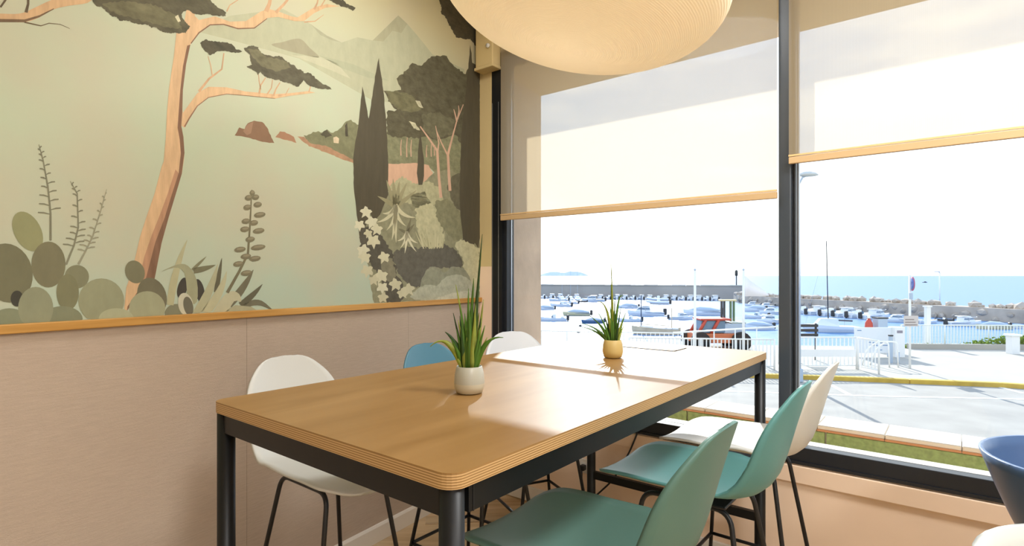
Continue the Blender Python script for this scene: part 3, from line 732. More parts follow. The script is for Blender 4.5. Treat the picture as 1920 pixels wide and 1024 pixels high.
q.poly([(624, 258), (630, 256), (635, 260), (634, 269), (625, 268)], '#dcc69c', 2); q.done()
# pine wood at the right
q = Motif('painted_pine_wood', m_fol)
q.poly(jag([(724, 240), (870, 240), (870, 330), (840, 345), (800, 312), (779, 306), (724, 309)], 1, 5), '#8b8b64')
q.poly(jag([(718, 169), (730, 174), (751, 169), (743, 148), (760, 133), (772, 119), (793, 123), (799, 112), (818, 103), (836, 106), (854, 127), (872, 139), (884, 119), (899, 127), (899, 290), (863, 272), (854, 252), (833, 258), (818, 263), (793, 255), (784, 260), (763, 257), (733, 257), (725, 250), (724, 209), (742, 207), (728, 190)], 1.8, 3.5), '#645f45', 1)
q.poly(jag([(722, 171), (745, 172), (775, 180), (790, 205), (770, 212), (745, 205), (730, 190)], 2, 4), '#77734f', 2)
q.poly(jag([(790, 215), (820, 210), (850, 225), (850, 250), (815, 262), (795, 245)], 2, 4), '#736f51', 2)
q.poly(jag([(778, 188), (786, 190), (793, 203), (784, 200)], .7, 3), '#cfc9a0', 3).poly(jag([(766, 227), (778, 231), (787, 245), (775, 241)], .7, 3), '#cfc9a0', 3)
q.done()
q = Motif('painted_clay_ground'); q.poly(jag([(724, 308), (752, 307), (779, 306), (803, 310), (811, 324), (795, 345), (756, 352), (728, 358)], .8, 5), '#d8aa84'); q.done()
q = Motif('painted_grove', m_bush)
q.poly(jag([(676, 430), (690, 392), (715, 365), (756, 350), (795, 342), (815, 322), (846, 318), (870, 340), (899, 360), (899, 562), (700, 568), (690, 500)], 1.2, 6), '#969470')
q.poly(jag([(728, 352), (752, 330), (775, 345), (800, 340), (822, 350), (830, 378), (790, 392), (760, 380)], 2.5, 3), '#b7b386', 1)
q.poly(jag([(770, 365), (795, 360), (806, 380), (790, 400), (770, 395)], 1.5, 4), '#8f8c67', 1)
q.poly(jag([(838, 352), (846, 330), (862, 325), (868, 400), (852, 388)], 1.5, 4), '#6f6a50', 1)
q.poly(jag([(778, 391), (802, 381), (815, 386), (823, 406), (828, 427), (833, 452), (813, 462), (782, 432)], 2.5, 3), '#c1bd8f', 2)
q.poly(jag([(815, 377), (838, 373), (851, 386), (863, 399), (872, 416), (868, 447), (851, 452), (828, 427), (818, 409)], 1.8, 3), '#8b8964', 3)
q.done()
for tr_ in ([[(826, 371), (822, 330), (819, 283), (805, 262), (787, 237)], [(820, 283), (822, 268), (816, 236)]], [[(843, 358), (841, 330), (839, 290), (848, 255), (856, 226), (868, 196)], [(839, 292), (826, 266), (818, 246)], [(856, 228), (852, 212), (850, 205)], [(857, 224), (860, 208), (859, 198)]]):
    q = Motif('painted_pine_trunk', m_bark)
    for k_, s_ in enumerate(tr_): q.stroke(s_, [5.5, 5, 4.5, 3, 2, 1.5][:len(s_)] if k_ == 0 else [3, 2, 1.2][:len(s_)], '#d9ab88', k_)
    q.done()
q = Motif('painted_far_trunks', m_bark)
for x_, a_, b_ in ((751, 262, 292), (762, 258, 295), (770, 262, 294), (799, 272, 295), (808, 268, 294), (814, 272, 292)): q.stroke([(x_, b_), (x_-.5, (a_+b_)/2), (x_+.8, a_)], [2.2, 1.8, 1.2], '#d2a684')
q.done()
# cypresses
for pts in ([(678.5, 162), (683, 180), (686.5, 200), (691, 226), (696, 300), (694, 400), (674, 450), (668, 403), (662.5, 352), (661.5, 297), (665, 270), (671, 238), (675, 195)],
            [(709, 109), (714, 140), (718, 170), (722, 215), (725, 257), (727.5, 310), (727, 365), (712, 403), (700, 415), (686, 380), (688, 290), (690.5, 224), (697, 180), (704, 135)],
            [(787, 247), (790, 268), (794, 300), (794.5, 330), (791, 347), (784, 347), (781, 325), (783, 285)],
            [(881, 84), (883, 100), (885, 119), (891, 121), (899, 125), (899, 320), (899, 447), (896, 466), (890, 456), (884, 463), (876, 452), (868, 457), (862, 396), (861, 345), (862, 325), (864, 251), (872, 178), (878, 120)]):
    q = Motif('painted_cypress', m_fol); q.m = paint_mat('mural_cypress_%d' % Motif.layer, .09, 14, (2, 1, .4)); q.poly(jag(pts, .5, 8), '#5c5540'); q.done()
# undergrowth at the right
q = Motif('painted_undergrowth', m_bush)
q.poly(jag([(851, 460), (863, 449), (879, 455), (899, 465), (899, 560), (879, 554), (868, 503), (866, 482)], 2.4, 3), '#cbc79a')
q.poly(jag([(739, 472), (762, 462), (782, 466), (797, 460), (813, 466), (833, 457), (851, 467), (866, 485), (866, 506), (828, 502), (802, 505), (787, 538), (767, 540), (747, 513), (736, 485)], 2, 3), '#6a6657', 1)
q.done()
q = Motif('painted_clipped_bush', m_bush); q.poly(jag(catm([(780, 562), (787, 538), (792, 518), (805, 501), (820, 502), (833, 512), (845, 501), (860, 501), (872, 508), (880, 522), (882, 560)], 3), .8, 3), '#97987c'); q.done()
q = Motif('painted_clipped_bush', m_bush); q.poly(jag(catm([(775, 562), (782, 542), (802, 534), (818, 536), (833, 521), (856, 515), (876, 522), (890, 540), (890, 561)], 3), .9, 3), '#b6b79b').poly(jag([(810, 562), (845, 550), (880, 545), (890, 561)], .8, 4), '#c9c8ab', 1); q.done()
q = Motif('painted_grass')
for k_ in range(26): q.blade((792+k_*1.5, 464+random.uniform(-2, 3)), (778+k_*2.3, 424+random.uniform(0, 18)), 2.6, random.choice(('#d0cb9d', '#c4bf90', '#b1ad80')), random.uniform(-3, 3), k_ % 3)
q.done()
q = Motif('painted_agave')
for t_ in ((724, 338), (736, 335), (762, 343), (780, 357), (707, 368), (748, 340)): q.blade((741, 388), t_, 10, '#a09a6f', random.uniform(-2, 2))
for t_, b_ in (((705, 417), -16), ((724, 432), -12), ((734, 450), -4), ((742, 455), 2), ((760, 424), 12), ((778, 408), 14), ((716, 400), -14)): q.blade((741, 384), t_, 9, '#d5cfa3', b_, 1)
q.done()
q = Motif('painted_agave')
for t_ in ((770, 409), (746, 429), (776, 420)): q.blade((762, 437), t_, 7, '#7f7a5b', 0)
for t_, b_ in (((750, 465), -6), ((758, 475), -2), ((780, 472), 7), ((783, 456), 9), ((744, 452), -8)): q.blade((762, 434), t_, 6, '#ded8b0', b_, 1)
q.done()
q = Motif('painted_vine_stems', m_bush); q.poly(jag([(673, 432), (690, 425), (715, 440), (735, 475), (745, 520), (760, 545), (750, 568), (725, 568), (715, 520), (690, 490), (675, 462)], 2.5, 4), '#615c4c').poly(jag([(712, 480), (735, 485), (742, 520), (728, 530), (715, 510)], 2, 4), '#8a8568', 1); q.done()
def vine_leaf(cx, cy, r, rot, col):
    pts = []
    half = [(0, 1.35), (22, .72), (50, 1.12), (68, .95), (88, .62), (122, .85), (150, .62), (168, .38)]
    for ang, rr in half+[(-g, h) for g, h in half[:0:-1]]:
        a2 = math.radians(ang+rot); pts.append((cx+rr*r*math.sin(a2), cy+rr*r*math.cos(a2)))
    q = Motif('painted_vine_leaf'); q.layer = Motif.layer; q.poly(pts, col); q.done(); Motif.layer -= 3
for (cx, cy, r) in ((687, 396, 12), (697, 414, 13), (707, 428, 12), (673, 420, 11), (699, 449, 14), (679, 467, 13), (684, 480, 13), (720, 480, 12), (688, 505, 13), (715, 515, 14), (716, 537, 12), (699, 523, 11), (742, 531, 13), (763, 541, 13), (716, 556, 11), (752, 548, 11), (690, 436, 9)):
    vine_leaf(cx, cy, r, random.uniform(-40, 40), random.choice(('#e0dcb7', '#dad5ad', '#d3cda4')))
Motif.layer += 4
# big pine
q = Motif('painted_pine_branch', m_bark)
q.poly(catm([(-90, 22), (0, 26), (36, 26), (60, 17), (97, 0), (140, -12), (175, -8), (163, 6), (130, 11), (100, 18), (73, 33), (45, 42), (0, 41), (-90, 44)], 3), '#d6ab74')
q.poly([(-90, 40), (0, 36), (45, 37), (73, 29), (100, 16), (100, 18), (73, 33), (45, 42), (0, 42), (-90, 45)], '#7d6243', 1)
q.stroke([(45, 42), (76, 49), (91, 44), (112, 46), (130, 54)], [2.5, 1.8, 1.5, 1, .6], '#6f5a3e', 1).stroke([(48, 24), (52, 8), (52, -20)], [6, 4.5, 5], '#6a5a42', 1).stroke([(0, 14), (10, 0), (20, -20)], [4, 4, 4], '#6a5a42', 1)
q.done()
q = Motif('painted_pine_tree', m_bark)
trunk = [(330, 60), (325, 106), (316, 166), (312, 212), (310, 257), (306, 303), (302, 313), (289, 363), (275, 403), (262, 443), (252, 486), (244, 516), (236, 539), (232, 579), (237, 583), (259, 553), (289, 523), (295, 492), (302, 456), (315, 409), (329, 363), (340, 326), (344, 300), (345, 287), (343, 257), (339, 236), (345, 240), (354, 224), (369, 200), (390, 183), (424, 176), (460, 179), (515, 185), (542, 180), (590, 174), (578, 171), (542, 175), (512, 177), (485, 174), (460, 172), (424, 164), (390, 163), (369, 175), (342, 212), (341, 206), (342, 169), (348, 121), (356, 84), (372, 60), (393, 46), (418, 45), (445, 53), (476, 52), (500, 34), (521, 32), (551, 40), (569, 40), (588, 25), (609, 15), (636, 12), (612, 8), (588, 14), (557, 33), (545, 31), (521, 22), (503, 17), (488, 22), (460, 40), (430, 41), (402, 31), (372, 38), (364, 30), (366, 10), (350, 10), (345, 40)]
q.poly(trunk, '#dcb27c')
q.poly([(343, 300), (345, 287), (343, 257), (339, 236), (341, 206), (342, 169), (348, 121), (356, 84), (350, 86), (342, 125), (337, 170), (334, 210), (332, 240), (336, 262), (338, 288), (334, 325), (322, 362), (308, 408), (290, 455), (281, 490), (272, 524), (255, 550), (238, 575), (237, 583), (259, 553), (289, 523), (295, 492), (302, 456), (315, 409), (329, 363), (340, 326)], '#8b6446', 1)
q.poly([(322, 362), (308, 408), (290, 455), (281, 490), (272, 524), (262, 540), (262, 515), (270, 480), (284, 440), (300, 400), (314, 362), (328, 318), (334, 325)], '#c08d62', 1)
q.stroke([(357, 82), (372, 62), (393, 47), (418, 46), (445, 54), (476, 53), (500, 35)], [2, 2.4, 2.2, 2.2, 2.2, 2, 1.4], '#8b6446', 2)
q.stroke([(345, 238), (354, 222), (369, 199), (390, 183), (424, 176.5), (460, 179.5), (515, 185)], [3, 2.5, 2, 1.5, 1.2, 1.2, .8], '#9a7050', 2)
for s_, w_ in (([(372, 172), (391, 148), (415, 130), (419, 100)], [5, 4, 3, 2]), ([(397, 141), (394, 122), (389, 106)], [2, 1.6, 1.2]), ([(485, 176), (488, 160), (497, 146)], [4, 2.5, 2]), ([(512, 180), (516, 168), (524, 155)], [4, 2.5, 2]), ([(578, 173), (581, 164), (583, 153)], [2.5, 2, 1.6]), ([(500, 177), (508, 165), (510, 150)], [3, 2, 1.6]), ([(520, 180), (535, 177), (541, 165)], [3, 2, 1]), ([(488, 168), (485, 152), (484, 140)], [2, 1.8, 1.2]), ([(498, 22), (504, 8), (508, -12)], [9, 7, 6]), ([(516, 24), (530, 10), (545, -8)], [6, 5, 4]), ([(588, 18), (594, 6), (597, -8)], [4, 3, 2]), ([(600, 14), (606, 4), (612, -6)], [3, 2, 2]), ([(424, 22), (430, 10), (455, -6)], [2.5, 2, 1.5]), ([(569, 42), (590, 40), (606, 28)], [2.5, 2, 1])):
    q.stroke(s_, w_, '#cfa272', 2)
q.done()
for pts, col in (([(165, -4), (182, 12), (197, 18), (209, 30), (224, 39), (242, 42), (263, 45), (290, 53), (309, 60), (327, 63), (348, 63), (354, 51), (346, 40), (338, 27), (350, 18), (360, 24), (375, 27), (402, 29), (420, 30), (424, 23), (402, 12), (390, -4), (330, -70), (230, -80)], '#625d44'),
                 ([(375, 82), (384, 74), (400, 77), (424, 78), (436, 87), (454, 98), (445, 100), (424, 94), (406, 98), (392, 104), (385, 95), (377, 86)], '#59543f'),
                 ([(456, 89), (471, 84), (483, 89), (488, 100), (503, 104), (530, 107), (545, 121), (569, 136), (588, 142), (603, 156), (622, 168), (609, 169), (588, 165), (569, 151), (557, 163), (545, 157), (521, 151), (500, 148), (488, 136), (482, 142), (474, 130), (462, 126), (473, 121), (470, 109)], '#66614a'),
                 ([(612, -6), (642, 2), (664, 14), (660, 21), (642, 12), (624, 6)], '#59543f'),
                 ([(823, 0), (835, -30), (868, -14), (899, 24), (899, 109), (893, 86), (881, 73), (869, 75), (854, 71), (845, 55), (839, 39), (827, 24)], '#544d38')):
    q = Motif('painted_foliage', m_fol); q.poly(jag(jag(pts, 2.2, 7), .9, 2), col)
    if len(pts) > 20 and pts[0][0] < 400:
        q.poly(jag([(190, 8), (230, 2), (290, 10), (330, 30), (340, 55), (310, 52), (260, 38), (215, 26)], 2, 4), '#76714f', 1).poly([(327, 32), (333, 28), (338, 40), (333, 42)], '#cdc59c', 2)
    if pts[0][0] == 456: q.poly(jag([(462, 92), (480, 92), (500, 108), (530, 112), (545, 126), (520, 135), (495, 128), (478, 112)], 1.6, 4), '#7b7655', 1)
    q.done()
# cacti
for cx, cy, rx_, ry_, rot, col in ((51, 434, 25, 40, -28, '#9a9b69'), (13, 512, 47, 56, -15, '#7d7b5a'), (143, 519, 23, 22, 0, '#8b8b68'), (90, 496, 32, 43, 0, '#837f5d'), (126, 548, 21, 34, 0, '#86855f'), (189, 564, 43, 42, 0, '#9fa17b'), (31, 560, 12, 15, 0, '#4c4a3e'), (17, 602, 34, 24, 0, '#8c9270'), (116, 598, 38, 24, 0, '#8a8e6c'), (66, 578, 33, 40, 0, '#989b78'), (252, 510, 18, 22, -22, '#827f5e'), (284, 556, 27, 36, -18, '#7b7659'), (275, 578, 34, 32, 0, '#a9aa83'), (217, 598, 33, 20, 0, '#b4b68e'), (329, 588, 21, 18, 0, '#8a8a6b')):
    q = Motif('painted_cactus_pad'); q.ell(cx, cy, rx_, ry_, rot, col)
    q.done(); Motif.layer -= 3
Motif.layer += 4
for k_, (st, tw) in enumerate((([(94, 451), (94, 400), (89, 350), (80, 300), (72, 271)], 26), ([(123, 496), (138, 460), (146, 426), (144, 363), (131, 340)], 24), ([(146, 496), (160, 470), (173, 443), (188, 395), (199, 355)], 20))):
    q = Motif('painted_flower_stalk'); col = ('#86856a', '#8c8b6f', '#a09e80')[k_]
    q.stroke(st, [4.2, 3.4, 2.8, 2, 1], col)
    for j in range(18):
        t_ = .24+.74*j/18; i_ = min(int(t_*4), 3); a, b = Vector(st[i_]), Vector(st[i_+1]); p_ = a+(b-a)*(t_*4-i_); sd = 1 if j % 2 else -1; ln = tw*(1.08-t_)*random.uniform(.75, 1.1)
        q.stroke([(p_.x, p_.y), (p_.x+sd*ln*.55, p_.y-3), (p_.x+sd*ln, p_.y-3.5)], [1.3, 2.6, 2.2], col, 1)
    q.done()
q = Motif('painted_agave')
q.blade((318, 572), (350, 450), 17, '#bfbb8d', -10, 1).poly(catm([(332, 496), (352, 499), (368, 526), (368, 566), (352, 564), (345, 512), (325, 502), (300, 510)], 3), '#a8a880', 2)
q.blade((362, 508), (403, 497), 13, '#7f7c5b', 2, 1).blade((360, 506), (386, 481), 7, '#8b8864', 0, 1).ell(341, 540, 9, 20, 15, '#504b40', 0).ell(373, 545, 9, 22, -12, '#504b40', 0)
q.blade((366, 590), (407, 496), 20, '#b9b78e', 10, 3).blade((382, 588), (424, 509), 20, '#c3bf94', 12, 3).blade((404, 548), (415, 484), 11, '#6c674d', 0, 2)
q.ell(347, 571, 14, 22, -12, '#d2ceaf', 3).ell(352, 574, 9, 18, -12, '#77735d', 4)
q.poly(catm([(398, 590), (414, 560), (432, 546), (447, 551), (451, 566), (438, 565), (420, 592)], 3), '#c6c29b', 3).blade((428, 572), (474, 506), 18, '#7a7559', 6, 1).blade((450, 572), (491, 533), 14, '#6c684f', 4, 2).poly(catm([(452, 575), (470, 563), (490, 564), (509, 581), (488, 573), (470, 574), (460, 582)], 3), '#7a765b', 2).poly([(420, 590), (440, 572), (470, 575), (480, 585)], '#b4b18a', 3)
q.done()
q = Motif('painted_agave_flower'); q.stroke([(425, 549), (447, 510), (464, 476), (468, 420), (471, 356)], [6, 5, 4, 3, 1.5], '#7d7656')
for x_, y_, w_ in ((472, 362, 5), (465, 371, 7), (478, 370, 7), (463, 389, 8), (482, 384, 8), (486, 403, 11), (460, 415, 8), (475, 418, 8), (458, 430, 9), (484, 433, 11), (468, 449, 9), (483, 464, 14), (449, 468, 11), (460, 481, 10), (477, 485, 11), (446, 495, 10), (461, 512, 11)):
    q.ell(x_, y_, w_, 5.2, -8, '#847c5c', 1, 12).ell(x_+1, y_-1.6, w_*.7, 2.4, -8, '#9a916f', 2, 10)
q.done()

# ================================================================= OUTSIDE
ZR, ZWT = 1.45-3.2, 1.45-5.2                              # road level, water level
m_road = mat('asphalt', '#9c978f', .9, var=.10, scale=1.2, bump=.1, bscale=20)
m_pave = mat('pavement', '#aaa59b', .9, var=.06, scale=.8)
m_fence = mat('white_enamel', '#e8e8e6', .5)
m_stone = mat('breakwater_stone', '#b3a698', .9, var=.2, scale=.6, bump=.3, bscale=3)
m_wall = mat('harbour_wall_concrete', '#a8a29a', .9, var=.12, scale=.15)
m_hull = mat('white_gelcoat', '#dfe3e6', .35); m_hullb = mat('blue_gelcoat', '#3f6288', .4); m_hully = mat('cream_gelcoat', '#cfc39a', .4); m_wd = mat('boat_timber', '#cbb696', .6, var=.15, scale=6)
m_motor = mat('outboard_black', '#23272c', .4); m_scr = mat('boat_glass', '#5d7a92', .15); m_grey = mat('boat_canvas', '#a9b8c8', .8); m_deck = mat('deck_grey', '#b9bfc4', .6)
def G(px, py, z=None): return on_z(px, py, ZR if z is None else z)
def water_mat():
    m = bpy.data.materials.new('sea_water'); m.use_nodes = True; n = m.node_tree.nodes; b = n['Principled BSDF']; l = m.node_tree.links.new
    b.inputs['Base Color'].default_value = (*srgb('#5a82ae'), 1); b.inputs['Roughness'].default_value = .4; b.inputs['Specular IOR Level'].default_value = .22
    t = n.new('ShaderNodeTexCoord'); mpn = n.new('ShaderNodeMapping'); mpn.inputs['Scale'].default_value = (.35, .8, 1); l(t.outputs['Object'], mpn.inputs[0])
    z = n.new('ShaderNodeTexNoise'); z.inputs['Scale'].default_value = 1.0; z.inputs['Detail'].default_value = 5; l(mpn.outputs[0], z.inputs['Vector'])
    bp = n.new('ShaderNodeBump'); bp.inputs['Strength'].default_value = .6; bp.inputs['Distance'].default_value = .3; l(z.outputs[0], bp.inputs['Height']); l(bp.outputs[0], b.inputs['Normal']); return m
sea = struct(link('floor_sea', mesh('sea', [(-20000, 8, ZWT), (20000, 8, ZWT), (20000, 26000, ZWT), (-20000, 26000, ZWT)], [(0, 1, 2, 3)]), water_mat()), 'pale blue sea and harbour water')
# quay ground
qe = [G(x, y) for x, y in ((300, 650), (900, 645), (1300, 645), (1500, 648), (1920, 650), (2600, 660))]
ground = [(p.x, p.y) for p in qe]
fa_ = [MW @ Vector((9, .25, 0)), MW @ Vector((-12, .25, 0))]
struct(link('floor_quay', prism_me('floor_quay', ground+[(qe[-1].x+10, 2), (fa_[0].x, fa_[0].y), (fa_[1].x, fa_[1].y), (-30, 12)], ZWT-1, ZR-.004), m_road), 'sunlit asphalt road and quay outside')
# pavement behind the yellow kerb
kb = [G(x, y) for x, y in ((1000, 690), (1250, 699), (1400, 706), (1554, 711), (1700, 717), (1872, 724), (1960, 730), (2200, 748))]
bkp = [G(x, y) for x, y in ((2200, 664), (1920, 655), (1690, 656), (1500, 652), (1000, 650))]
struct(link('floor_pavement', prism_me('floor_pavement', [(p.x, p.y) for p in kb+bkp], ZR-.05, ZR+.10), m_pave), 'pale pavement along the harbour fence')
m_kerb = mat('yellow_kerb', '#c2a03f', .7, var=.15, scale=3)
kerb = struct(link('trim_7', mesh('k', [], []), m_kerb), 'yellow painted kerb')
for a, b in zip(kb, kb[1:]):
    n_ = max(1, round((b-a).length/1.6)); d = (b-a)/n_; ang = math.atan2(d.y, d.x)
    for i in range(n_):
        p = a+d*i
        link('kerb_stone', fin(bm_box(.01, d.length-.01, -.22, 0, -.04, .125, .015, 1), 'kerb_stone'), m_kerb, kerb, Matrix.Translation(p) @ Matrix.Rotation(ang, 4, 'Z'))
# painted road lines
m_line = mat('road_paint', '#dcd9d0', .8)
def road_line(px, w, nm='road_line'):
    P = [G(*p) for p in px]; pts = []
    L, R = [], []
    for i, p in enumerate(P):
        d = (P[min(i+1, len(P)-1)]-P[max(0, i-1)]).normalized(); nn = Vector((-d.y, d.x, 0))*w/2; L.append(p+nn); R.append(p-nn)
    return struct(link(nm, prism_me(nm, [(p.x, p.y) for p in L+R[::-1]], ZR-.02, ZR+.004), m_line))
road_line([(1300, 732), (1400, 735), (1640, 743), (1890, 748), (2000, 752)], .14, 'trim_8')
road_line([(1558, 722), (1592, 740)], .14, 'trim_9')
road_line([(1860, 722), (1920, 738)], .14, 'trim_10')
# island
def G2(px, dist, z): return Vector(((px-CX)/FPX*dist, dist, z))
isl = []
D1 = 6000
prof_ = [(1012, 0), (1022, 4), (1032, 6.5), (1045, 6.5), (1052, 5), (1060, 5.2), (1068, 7.5), (1082, 7), (1092, 5), (1103, 0)]
v, f_ = [], []
for k_, (x_, h_) in enumerate(prof_):
    hh = h_*D1/FPX
    v += [G2(x_, D1, ZWT), G2(x_, D1+200, ZWT+hh+9), G2(x_, D1+700, ZWT)]
for k_ in range(len(prof_)-1):
    a = k_*3; f_ += [(a, a+3, a+4, a+1), (a+1, a+4, a+5, a+2)]
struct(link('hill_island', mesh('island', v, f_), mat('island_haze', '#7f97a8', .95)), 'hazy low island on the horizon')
# harbour wall on the left
hw = [G(x, y, ZWT) for x, y in ((820, 556), (1396, 563))]
d_ = hw[1]-hw[0]; n_ = 24
wallo = struct(link('wall_harbour', fin(bm_box(0, d_.length, 0, 4, -1, 2.9, .05, 1), 'wall_harbour'), m_wall, None, Matrix.Translation(hw[0]) @ Matrix.Rotation(math.atan2(d_.y, d_.x), 4, 'Z')), 'long grey harbour wall behind the moored boats')
for i in range(n_):
    box('capping_block', i*d_.length/n_+.03, (i+1)*d_.length/n_-.03, -.12, .9, 2.9, 3.15+.04*(i % 2), m_wall, wallo)
# stone breakwater on the right
bw = [G(x, y, ZWT) for x, y in ((1385, 568), (1500, 578), (1640, 587), (1760, 596), (1920, 607), (2150, 622))]
bo = struct(link('wall_breakwater', prism_me('wall_breakwater', [(p.x, p.y) for p in bw]+[(p.x+1.0, p.y+5) for p in bw[::-1]], ZWT-1, ZWT+1.5), m_stone), 'stone breakwater with boulders in front of the open sea')
rocks = []
for k_ in range(5):
    bm = bmesh.new(); bmesh.ops.create_icosphere(bm, subdivisions=1, radius=1)
    for v_ in bm.verts: v_.co *= random.uniform(.72, 1.15)
    rocks.append(fin(bm, 'boulder')); rocks[-1].materials.append(m_stone)
random.seed(11)
for a, b in zip(bw, bw[1:]):
    d = b-a; n_ = int(d.length/.7)
    for i in range(n_):
        p = a+d*((i+random.random()*.7)/n_)
        s_ = random.uniform(.35, .75)
        link('boulder', random.choice(rocks), None, bo, Matrix.Translation((p.x+random.uniform(.5, 1), p.y+random.uniform(1.2, 3.5), ZWT+1.5+s_*.3)) @ Matrix.Rotation(random.uniform(0, 6), 4, 'Z') @ Matrix.Diagonal((s_*1.2, s_, s_*.8, 1)))
        if i % 2 == 0: link('boulder', random.choice(rocks), None, bo, Matrix.Translation((p.x, p.y-.1, ZWT+random.uniform(.1, 1.0))) @ Matrix.Rotation(random.uniform(0, 6), 4, 'Z') @ Matrix.Diagonal((s_*1.1, s_*.6, s_*.7, 1)))

# ---------------------------------------------------------------- boats (unit length, bow at +x)
def hull_me(name, beam=.19, h0=.11, h1=.17, sternw=.85):
    rings = []
    for i in range(11):
        x = -.5+i/10; t = max(0, (x+.05)/.55); b = beam*(1-t**2.3)*(sternw+(1-sternw)*min(1, (x+.5)/.4))+.004; h = h0+(h1-h0)*((x+.5))**2
        xs = x+(.06*t if t else 0)
        rings.append([(x, -b*.15, -.06), (x, -b*.78, -.02), (xs, -b, h*.55), (xs, -b*1.02, h), (xs, b*1.02, h), (xs, b, h*.55), (x, b*.78, -.02), (x, b*.15, -.06)])
    return loft_me(name, rings, True, True, False)
HULL, HULLW = hull_me('hull'), hull_me('hull', .15, .13, .2, .35)
def boxme(n, *a, bev=.01): return fin(bm_box(*a, bev, 1), n)
MOT = boxme('outboard_motor', -.60, -.50, -.045, .045, .02, .22, bev=.02)
SHAFT = boxme('motor_shaft', -.57, -.53, -.012, .012, -.08, .03, bev=.003)
COCK = boxme('cockpit', -.44, .10, -.145, .145, .108, .128, bev=.006)
SEATB = boxme('bench', -.40, -.30, -.12, .12, .12, .17, bev=.008)
CONS = boxme('console', -.12, .0, -.06, .06, .12, .25, bev=.012)
def wedge(name, x0, x1, w0, w1, z0, z1, slope):
    return loft_me(name, [[(x0, -w0, z0), (x0, w0, z0), (x0+slope*.15, w0*.9, z1), (x0+slope*.15, -w0*.9, z1)], [(x1, -w1, z0+.01), (x1, w1, z0+.01), (x1-slope, w1*.8, z1), (x1-slope, -w1*.8, z1)]], True, True, False)
CABIN = wedge('cabin', -.10, .34, .14, .07, .12, .27, .12); BAND = wedge('cabin_window', -.08, .30, .143, .08, .19, .24, .08); ROOF = boxme('cabin_roof', -.16, .14, -.13, .13, .28, .30, bev=.008)
WIND = wedge('windshield', -.0, .05, .10, .09, .13, .21, .04)
COVER = loft_me('canvas_cover', [[(x, -b, .125), (x, -b*.6, .125+z*.7), (x, 0, .125+z), (x, b*.6, .125+z*.7), (x, b, .125)] for x, b, z in ((-.48, .15, .04), (-.2, .17, .12), (.1, .16, .14), (.35, .08, .06), (.44, .02, .03))], True, True, True)
TUBE_ = tube_me('inflatable_tube', round_path([(-.5, -.14, .09), (.2, -.14, .10), (.48, 0, .16), (.2, .14, .10), (-.5, .14, .09)], .22, 6), .055, 10)
RAIL = tube_me('bow_rail', round_path([(.05, -.15, .15), (.05, -.15, .23), (.42, -.03, .27), (.42, .03, .27), (.05, .15, .23), (.05, .15, .15)], .05, 3), .006, 5)
PROT = {}
def rub_me(): return tube_me('rub_strake', round_path([(-.5, -.166, .085), (.0, -.196, .10), (.25, -.15, .12), (.52, 0, .15), (.25, .15, .12), (0, .196, .10), (-.5, .166, .085)], .1, 4), .010, 6)
RUB = rub_me()
def proto(kind, hm):
    k_ = (kind, hm.name)
    parts = []
    if kind == 'open': parts = [('hull', HULL, hm), ('cockpit', COCK, m_deck), ('bench', SEATB, m_hull), ('console', CONS, m_hull), ('windshield', WIND, m_scr), ('outboard_motor', MOT, m_motor), ('motor_shaft', SHAFT, m_motor), ('rub_strake', RUB, m_grey)]
    if kind == 'cabin': parts = [('hull', HULL, hm), ('cockpit', COCK, m_deck), ('cabin', CABIN, m_hull), ('cabin_window', BAND, m_scr), ('cabin_roof', ROOF, m_hull), ('outboard_motor', MOT, m_motor), ('bow_rail', RAIL, m_chrome), ('rub_strake', RUB, m_hullb)]
    if kind == 'cover': parts = [('hull', HULL, hm), ('canvas_cover', COVER, m_grey), ('outboard_motor', MOT, m_motor), ('rub_strake', RUB, m_hullb)]
    if kind == 'rib': parts = [('inflatable_tube', TUBE_, hm), ('floor_pan', boxme('floor_pan', -.5, .3, -.12, .12, .02, .06), m_deck), ('console', CONS, m_hull), ('outboard_motor', MOT, m_motor)]
    return parts
def boat(px, py, lpx, yaw, kind, hm, label, group=None, cat='boat', LL=None):
    p = on_z(px, py, ZWT); L = lpx/FPX*p.y/max(.45, abs(math.cos(math.radians(yaw))))
    if LL: L = LL
    t = thing('motorboat' if kind != 'rib' else 'inflatable_boat', label, cat, M=TR(p.x, p.y, ZWT, math.radians(yaw), L), group=group)
    for nme, me, mm in proto(kind, hm):
        key = (nme, mm.name, me.name); 
        if key not in PROT: c = me.copy(); c.materials.clear(); c.materials.append(mm); PROT[key] = c
        link(nme, PROT[key], None, t)
    return t
random.seed(5)
ORD = ['first', 'second', 'third', 'fourth', 'fifth', 'sixth', 'seventh', 'eighth', 'ninth', 'tenth', 'eleventh', 'twelfth', 'thirteenth', 'fourteenth', 'fifteenth', 'sixteenth', 'seventeenth', 'eighteenth', 'nineteenth', 'twentieth']
for i in range(20):
    x_ = 1020+i*15.3+(30 if i >= 5 else 0)
    boat(x_, 559.8+(x_-1022)/311*4, 0, 90+random.uniform(-3, 3), 'cabin' if i % 3 else 'open', m_hull, ORD[i]+' small white motorboat from the left in the far row along the grey wall', 'motorboats along the harbour wall', LL=random.uniform(3.5, 3.8))
boat(1113, 566, 40, 178, 'cabin', m_hull, 'larger white cabin cruiser in the far row, behind the far plant')
boat(1048, 565, 34, 175, 'open', m_hull, 'white open boat just below the far row on the left')
boat(1068, 570, 30, 165, 'open', m_hull, 'white open boat beside two others left of the plant')
boat(1052, 575, 36, 160, 'open', m_hull, 'white open boat in the middle of the left moorings')
boat(1090, 567, 20, 170, 'rib', m_motor, 'tiny dark inflatable dinghy left of the far plant')
boat(1022, 581, 34, 180, 'cover', m_hull, 'covered boat at the left edge of the harbour by the wing wall')
boat(1036, 602, 52, 178, 'open', m_hull, 'white motorboat with dark outboard nearest the wing wall')
